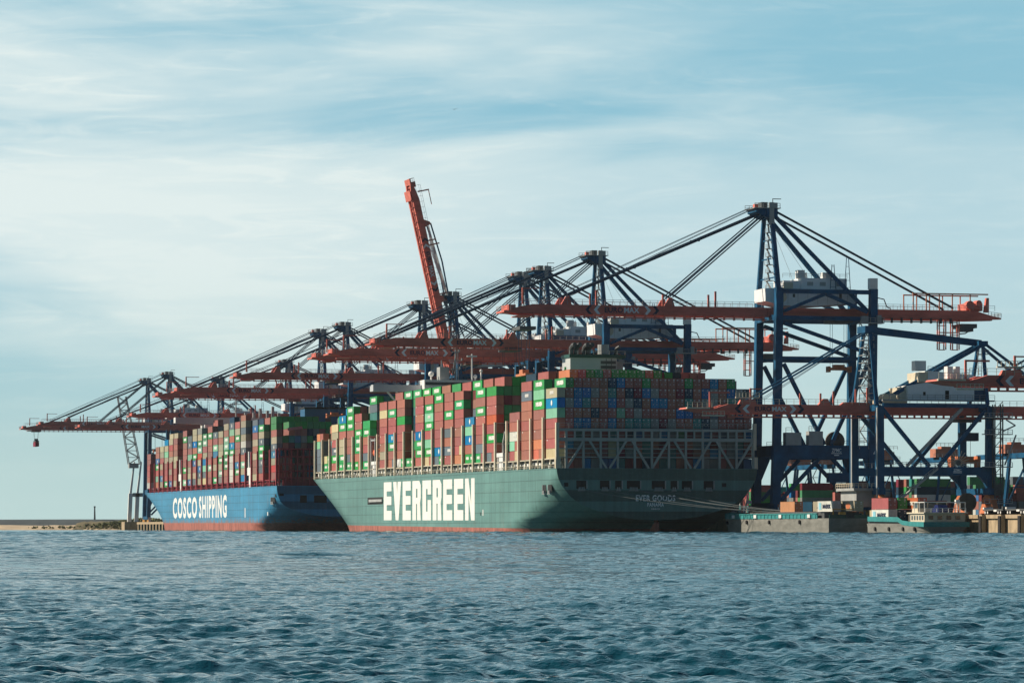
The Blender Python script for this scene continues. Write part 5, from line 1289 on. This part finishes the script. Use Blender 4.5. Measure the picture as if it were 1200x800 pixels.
M['algae'] = mat('waterline_algae', (0.26, 0.26, 0.10), .8, var=.4)
BX = 310.2
t = thing('barge', 'long grey unpowered barge with turquoise bulwark, moored close behind the green ship stern', 'barge', (BX, 885.7, 0))
vessel(t, 99, 12.0, 3.95, 13, .9, M['barge'], M['algae'], None)
for s in (-1, 1):
    b = MB(); b.b2((s * 6.0 - .1, 9, 3.9), (s * 6.0 + .1, 86, 5.2))
    for k in range(25): b.b2((s * 6.0 - .24, 10 + 3.1 * k, 4.0), (s * 6.0 - .08, 10.5 + 3.1 * k, 5.1))
    b.b2((s * 6.0 - .27, 9, 5.05), (s * 6.0 + .25, 86, 5.3)); b.build('bulwark', M['teal'], t)
b = MB()
for s in (-1, 1): b.add([(s * 6.0, 86, 3.9), (s * 6.0, 86, 5.2), (s * 5.4, 92, 5.4), (s * 5.4, 92, 4.0), (s * 2.6, 97.5, 5.8), (s * 2.6, 97.5, 4.4), (0, 99, 6.0), (0, 99, 4.6)], [(0, 1, 2, 3), (3, 2, 4, 5), (5, 4, 6, 7)])
b.build('bow_bulwark', M['teal'], t)
for u in (14, 38, 60, 80):
    b = MB(); b.b2((-6.45, u, 4.1), (-6.28, u + 2.2, 5.0)); b.build('fender_board', M['white'], t)
b = MB(); b.b2((-5.0, 6.5, 3.9), (4.6, 70, 5.72)); b.build('hold_coaming', M['dgrey'], t)
b = MB(); b.b2((-5.8, .1, 3.9), (-1.2, .35, 4.9)); b.b2((1.2, .1, 3.9), (5.8, .35, 4.9))
for x in (-3.6, 3.4): b.tube((x, 1.6, 3.9), (x, 1.6, 5.1), .3, 8)
b.build('stern_bulwark', M['darkgreen'], t)
b = MB(); b.tube((-2.3, 2.6, 4.9), (-.7, 2.6, 4.9), .75, 10); b.beam((-4, 2.4, 3.9), (-4, 2.4, 6.4), .22); b.beam((4, 2.4, 3.9), (4, 2.4, 6.4), .22); b.beam((-4, 2.4, 6.3), (4, 2.4, 6.3), .22); b.build('winch_frame', M['yellow'], t)
b = MB(); b.beam((-1, 84, 3.9), (-.4, 85.5, 9), .3, .3, .18, .18); b.beam((-1.8, 86, 3.9), (-.2, 85.5, 12.8), .55, .55, .14, .14); b.b2((-1.2, 85, 8.2), (.4, 85.5, 9.2)); b.build('bow_mast', M['grey'], t)
b = MB(); b.b2((-2.2, 81, 3.9), (1.2, 83.4, 5.6)); b.build('bow_locker', M['orange'], t)

for u in (20, 46, 66, 84):
    b = MB(); b.tube((-6.5, u + 3, 3.0), (-6.1, u + 3, 3.0), .55, 12); b.build('tyre', M['rubber'], t)
t2 = thing('motor_barge', 'motor barge with cream wheelhouse and turquoise rail, moored by the concrete fender piers', 'barge', (BX - .2, 815.8, 0))
vessel(t2, 44, 11.6, 2.5, 4, .3, M['barge'], M['algae'], None, .35)
for s in (-1, 1):
    b = MB(); X_ = s * 5.86
    b.add([(X_, 0, 1.7), (X_, 10, 1.9), (X_, 15, 2.2), (X_, 18, 2.9), (X_, 40, 3.1), (s * 4.4, 43, 3.2), (X_, 0, 2.9), (X_, 10, 3.0), (X_, 15, 3.3), (X_, 18, 4.1), (X_, 40, 4.3), (s * 4.4, 43, 4.3)], [(0, 1, 7, 6), (1, 2, 8, 7), (2, 3, 9, 8), (3, 4, 10, 9), (4, 5, 11, 10)])
    b.build('bulwark', M['teal'], t2)
for u in (6, 14, 24, 34):
    b = MB(); b.tube((-6.2, u, 1.2), (-5.86, u, 1.2), .5, 12); b.build('tyre', M['rubber'], t2)
b = MB(); b.b2((-5.84, -.08, 1.7), (5.84, .06, 2.9)); b.build('stern_bulwark', M['teal'], t2)
b = MB(); b.b2((-5.3, 15, 2.5), (5.3, 41, 3.2)); b.build('hold_coaming', M['dgrey'], t2)
wl = MB().b2((-5.2, 1.2, 2.5), (5.2, 12, 4.9)).build('deckhouse', M['cream'], t2)
MB().b2((-5.6, .5, 4.9), (5.6, 12.4, 5.2)).build('house_roof', M['cream'], wl)
for k in range(5):
    b = MB(); b.b2((-5.27, 2.0 + 1.8 * k, 3.4), (-5.18, 2.9 + 1.8 * k, 4.4)); b.build('window', M['glass'], wl)
b = MB(); b.b2((-5.27, 11, 2.6), (-5.18, 11.7, 4.7)); b.build('door', M['dgrey'], wl)
for k in range(4):
    b = MB(); b.b2((-4.2 + 2.3 * k, 1.12, 3.5), (-3.0 + 2.3 * k, 1.24, 4.4)); b.build('window', M['glass'], wl)
wh = MB().prismx([(8.3, 5.2), (12.6, 5.2), (12.3, 6.2), (8.6, 6.2)], -4.2, 3.6).build('wheelhouse', M['cream'], t2)
MB().prismx([(8.7, 6.2), (12.2, 6.2), (11.8, 7.6), (8.9, 7.6)], -3.9, 3.3).build('wheelhouse_glazing', M['glass'], wh)
b = MB()
for x in (-4.0, -1.6, .8, 3.3):
    for y in (8.7, 12.0): b.beam((x, y, 6.2), (x, y, 7.6), .2)
b.b2((-4.6, 8.0, 7.6), (4.0, 12.8, 7.85)); b.build('wheelhouse_roof', M['cream'], wh)
b = MB()
for y in (1.2, 4.6, 8.0): b.beam((-5.2, y, 5.2), (-5.2, y, 7.6), .14); b.beam((5.2, y, 5.2), (5.2, y, 7.6), .14)
for x in (-5.2, 5.2): b.beam((x, 1.2, 7.6), (x, 8.0, 7.6), .16)
b.beam((-5.2, 1.2, 7.6), (5.2, 1.2, 7.6), .2); b.rail((-5.2, .7, 5.2), (5.2, .7, 5.2), 1.0, .05, 1.4); b.build('awning_frame', M['white'], t2)
b = MB(); b.b2((-1.2, 2.5, 5.2), (1.6, 6.5, 6.3)); b.prismx([(3.0, 6.3), (6.0, 6.3), (5.4, 7.0), (3.5, 7.0)], -1.0, 1.4)
car = tag(b.build('parked_car', mat('dark_blue_car', (.02, .03, .12), .25, var=.05)), 'dark blue car carried on the motor barge cabin roof', 'car'); car.location = (BX - .2, 815.8, 0)
b = MB(); b.tube((3.3, 1.6, 5.2), (3.3, 1.6, 7.6), .14, 6); b.box((3.3, 1.6, 7.8), (1.0, .9, .9)); b.build('lamp_post', M['white'], t2)

M['pale_blue'] = mat('pale_blue_mark', (.25, .55, .65), .5)
def mark_mesh(kind, l=BAY):
    b = MB(); ms = [M['lettering_navy']]
    if kind == 'MAERSK':
        vs, fs = fit_text('MAERSK', 6.6, 1.15, .05); b.add([(-.008, l * .40 - u, 1.35 + v) for u, v in vs], fs)
        b.m = 1; b.add([(-.008, l * .92, .5), (-.008, l * .76, .5), (-.008, l * .76, 2.3), (-.008, l * .92, 2.3)], [(0, 1, 2, 3)]); ms.append(M['pale_blue'])
    elif kind == 'dot':
        n = 16; b.m = 1; b.add([(-.008, l * .44 + 1.7 * math.cos(2 * math.pi * i / n), 1.4 + .85 * math.sin(2 * math.pi * i / n)) for i in range(n)], [tuple(range(n))]); b.m = 0
        for z in (1.9, .9): b.add([(-.008, l * .72, z), (-.008, l * .63, z - .25), (-.008, l * .63, z + .1), (-.008, l * .72, z + .35)], [(0, 1, 2, 3)])
        ms.append(M['orange'])
    else:
        vs, fs = fit_text(kind, 6.0, .9, .03); b.add([(-.008, l * .5 - u, 1.35 + v) for u, v in vs], fs)
        if kind == 'HAMBURG': ms = [M['lettering_white']]
    o = b.build('logo', ms if len(ms) > 1 else ms[0]); me = o.data; bpy.data.objects.remove(o); return me
G2 = 'containers on the barges'
def cargo(k, x, y, z, lab, mark=None):
    o = container(k, x, y, z, BAY, lab, G2, None, True)
    if mark: child(o, 'logo', mark_mesh(mark))
cargo('O', 306, 919, 5.75, 'salmon container standing alone on the long barge, toward its bow')
cargo('N', 311.6, 921, 5.75, 'dark container set behind the salmon container on the long barge')
cargo('E', 311.6, 908, 5.75, 'beige lettered container half hidden behind the pale lettered one on the long barge', 'APL')
cargo('W', 308.6, 895.4, 5.75, 'pale container with blue square and dark lettering, on the long barge', 'MAERSK')
cargo('E', 311.7, 886.8, 5.75, 'beige container with an orange dot at the stern of the long barge', 'dot')
cargo('W', 305.1, 843.2, 3.25, 'pale lettered container under the red brown one on the motor barge', 'MAERSK')
cargo('R', 305.1, 843.2, 6.12, 'red brown container stacked on the pale one at the motor barge bow')
cargo('N', 308.0, 844, 3.25, 'dark container end behind the pale lower container on the motor barge')
cargo('G', 308.0, 844, 6.12, 'green container behind the red brown one on the motor barge')
cargo('R', 310.9, 838, 3.25, 'brown container under the red lettered one beside the motor barge cabin')
cargo('r', 310.9, 838, 6.12, 'bright red container with white lettering beside the motor barge wheelhouse', 'HAMBURG')
cargo('C', 313.4, 868, 3.25, 'cream container on the quay side between the two moored barges')

# ------------------------------------------------------------------ mooring lines from the stern, quay furniture
def line(a, b_, sag, lab):
    a, b_ = Vector(a), Vector(b_); P = []
    for i in range(13):
        q = i / 12; p = a.lerp(b_, q); p.z -= sag * 4 * q * (1 - q); P.append(p)
    o = MB().path(P, .085, 5).build('mooring_line', M['rope']); tag(o, lab, 'rope', 'mooring lines from the green stern')
for (x, z), (qx, qy), lab in (((-21.3, 12.0), (QX + 2, 936), 'mooring line from the large stern opening next to the sunlit corner of the green ship'), ((-14.5, 12.0), (QX + 2, 938), 'mooring line from the second stern opening of the green ship'),
                              ((-5.6, 12.0), (QX + 2, 926), 'thick mooring line passing just above the ship name'), ((-4.9, 12.0), (QX + 2, 922), 'mooring line running just under the thick one above the ship name'), ((1.6, 12.1), (QX + 2, 925), 'mooring line from the wide opening just past the stern centre')):
    line((EX + x, EY - .5, z), (qx, qy, QZ + .9), 1.6, lab)
for k, y in enumerate((922, 926, 936, 938)):
    pass
for y in (924, 937):
    b = MB(); b.tube((0, 0, 0), (0, 0, .8), .35, 10, .3); b.tube((0, 0, .8), (0, 0, 1.1), .5, 10)
    o = tag(b.build('bollard', M['black']), 'black mooring bollard on the quay edge holding the green ship stern lines', 'bollard', 'bollards'); o.location = (QX + 2, y, QZ)
# flat trailers with containers' corner castings parked along the quay edge at right
def trailer():
    t = thing('flat_trailer', 'low empty terminal trailer parked on the quay edge above the fender piers', 'trailer', (QX + 3, 0, QZ), 'trailers parked along the quay edge')
    b = MB(); b.b2((-1.2, -6.5, 1.0), (1.2, 6.5, 1.35)); b.b2((-1.3, -6.5, 1.3), (1.3, -6, 2.0)); b.build('bed', M['dgrey'], t)
    for y in (-5, -3.4, 3.4, 5):
        b = MB(); b.tube((-1.2, y, .55), (1.2, y, .55), .55, 12); w = b.build('wheel', M['rubber'], t)
        b = MB(); b.tube((-1.23, y, .55), (-1.2, y, .55), .3, 10); b.tube((1.2, y, .55), (1.23, y, .55), .3, 10); b.build('rim', M['white'], w)
    b = MB(); b.b2((-1.25, -2.5, .75), (-1.2, -.6, 1.2)); b.build('side_locker', M['white'], t); b = MB(); b.b2((-1.25, 5.6, 1.36), (1.1, 6.4, 1.8)); b.build('lamp_bar', M['white'], t)
    return t
tr0 = trailer(); tr0.location.y = 812; tr0['label'] = 'empty low trailer on the quay edge, first in the row from the motor barge'; index_children()
for k in range(1, 6):
    o = copy_tree(tr0); o.location.y = 812 - 14.5 * k; o['label'] = f'empty low trailer on the quay edge, {ORD[k + 1]} in the row from the motor barge'
# yard stacking cranes: dark legs, orange trolley house
def yard_crane():
    t = thing('yard_crane', '', 'crane', (0, 0, QZ), 'stacking cranes of the container yard')
    for x in (-4.5, 4.5):
        for y in (0, 27):
            b = MB(); b.beam((x, y, 0), (x * .55, y, 19.5), .9, .9, .7, .7); b.build('leg', M['navy'], t)
    for y in (0, 27):
        b = MB(); b.beam((-5.5, y, .8), (5.5, y, .8), .8, 1.2); b.beam((-4, y, 2.6), (2.4, y, 16), .28); b.beam((-3.4, y, 10), (3.4, y, 10), .3); b.build('end_frame', M['navy'], t)
    for x in (-2.4, 2.4):
        b = MB(); b.b2((x - .5, -2, 19.3), (x + .5, 29, 20.9)); b.build('main_girder', M['navy'], t)
    b = MB(); b.b2((-4.0, .5, 20.9), (4.0, 6, 23.8)); b.b2((-2, .3, 23.8), (1.5, 4, 24.6)); h = b.build('trolley_house', mat('salmon_orange_paint', (.50, .20, .13), .6, var=.3, scale=.5), t)
    b = MB(); b.rail((-5.2, .5, 24.6), (5.2, .5, 24.6), 1.2, .06, 1.4); b.rail((-5.4, -1.5, 20.9), (5.4, -1.5, 20.9), 1.2, .06, 1.4); b.build('guard_rail', M['grey'], h)
    b = MB()
    for k in range(5): b.beam((6.2 if k % 2 else 4.4, -.6, 2 + 3.6 * k), (4.4 if k % 2 else 6.2, -.6, 5.6 + 3.6 * k), .5, .2); b.b2((4, -1.2, 5.4 + 3.6 * k), (6.6, 0, 5.6 + 3.6 * k))
    b.build('stair', M['grey'], t)
    return t
yc = yard_crane(); yc.location = (445, 1328, QZ); yc['label'] = 'orange topped yard crane framed under the portal beam of the tallest crane'
index_children()
for (x, y, lab) in ((445, 1298, 'orange topped yard crane half hidden by the portal brace of the tallest crane'), (437, 1212, 'orange topped yard crane showing between the landside legs of the tallest crane'),
                    (441, 1160, 'orange topped yard crane behind the lower crane cross brace'), (440, 1094, 'orange topped yard crane standing clear just past the lower crane lift shaft'), (440, 1068, 'outermost orange topped yard crane, partly cut off by the photo edge')):
    o = copy_tree(yc); o.location = (x, y, QZ); o['label'] = lab
# single stacks standing nearer, behind the lower crane
G3 = 'containers standing on the quay'
def quay_box(k, x, y, z, lab):
    o = bpy.data.objects.new('shipping_container', proto_mesh(k, BAY)); COL.objects.link(o); o.rotation_euler = (0, 0, R(-90)); o.location = (x, y, z); tag(o, lab, 'container', G3)
for k, x, y, z, lab in (('P', 408, 1108, 0, 'dark red broadside container behind the lower crane stair, bottom of two'), ('P', 408, 1108, 2.8, 'dark red broadside container behind the lower crane stair, the upper one of two'),
                        ('R', 386, 1120, 5.6, 'red brown container stacked high beside the slim grey crane leg'), ('P', 441, 905, 5.6, 'dark red container topping the outermost quay stack'), ('P', 441, 905, 2.8, 'dark red container in the middle of the outermost quay stack'),
                        ('P', 441, 905, 0, 'dark red container at the foot of the outermost quay stack'), ('G', 441, 911, 8.4, 'green container topping the outermost quay stack'), ('G', 441, 911, 5.6, 'green container second from top of the outermost quay stack')):
    quay_box(k, x, y, QZ + .1 + z, lab)
# lattice tower on an inclined two-legged support at the far end
t = thing('lattice_tower', 'grey lattice tower on two pale leaning legs at the far end of the quay', 'tower', (QX - 1.5, 2265, 0))
b = MB(); b.b2((-7, -6, -2), (6, 8, 5.2)); b.build('pier', M['concrete'], t)
for x, y in ((-1.6, 0), (2.8, 0)):
    b = MB(); b.beam((x - 1.6, y, 5.2), (x - .8, y, 23), 2.4, 2.4); b.beam((x - .8, y, 23), (x + 1.6, y, 43), 1.4, 1.4, .9, .9); b.build('support_leg', M['white'], t)
b = MB(); b.b2((-1, -1.2, 21), (9, 1.2, 23.4)); b.build('counter_beam', M['grey'], t)
b = MB(); P0, P1 = Vector((0, 0, 41.5)), Vector((-8, 0, 84))
for sx in (-1, 1):
    for sy in (-1, 1): b.beam(P0 + Vector((sx * 3.6, sy * 3, 0)), P1 + Vector((sx * 2.6, sy * 2.2, 0)), .55)
for k in range(10):
    a, c = P0.lerp(P1, k / 10), P0.lerp(P1, (k + 1) / 10); w = 3.6 - .1 * k; w2 = 3.5 - .1 * k
    for sy in (-1, 1):
        s = 1 if k % 2 else -1; b.beam(a + Vector((s * w, sy * 2.6, 0)), c + Vector((-s * w2, sy * 2.6, 0)), .35); b.beam(a + Vector((-w, sy * 2.6, 0)), a + Vector((w, sy * 2.6, 0)), .3)
b.build('lattice', M['grey'], t)
b = MB(); b.b2((-3.6, -2.4, 39), (2.4, 2.4, 42)); b.build('turning_deck', M['grey'], t)
# a gull crossing the sky
b = MB(); b.add([(0, -.5, 0), (.12, 0, .12), (0, .45, 0), (-.12, 0, .1), (-.9, .05, .35), (-1.0, -.2, .3), (.9, .05, .35), (1.0, -.2, .3), (0, 0, -.1)], [(0, 1, 2, 3), (3, 4, 5, 0), (1, 7, 6, 2), (0, 8, 2, 1), (0, 3, 2, 8)])
o = tag(b.build('gull', M['dgrey']), 'small dark gull gliding high in the open sky', 'bird'); o.location = (148.0, 640, 77.5); o.scale = (.75, .75, .75)
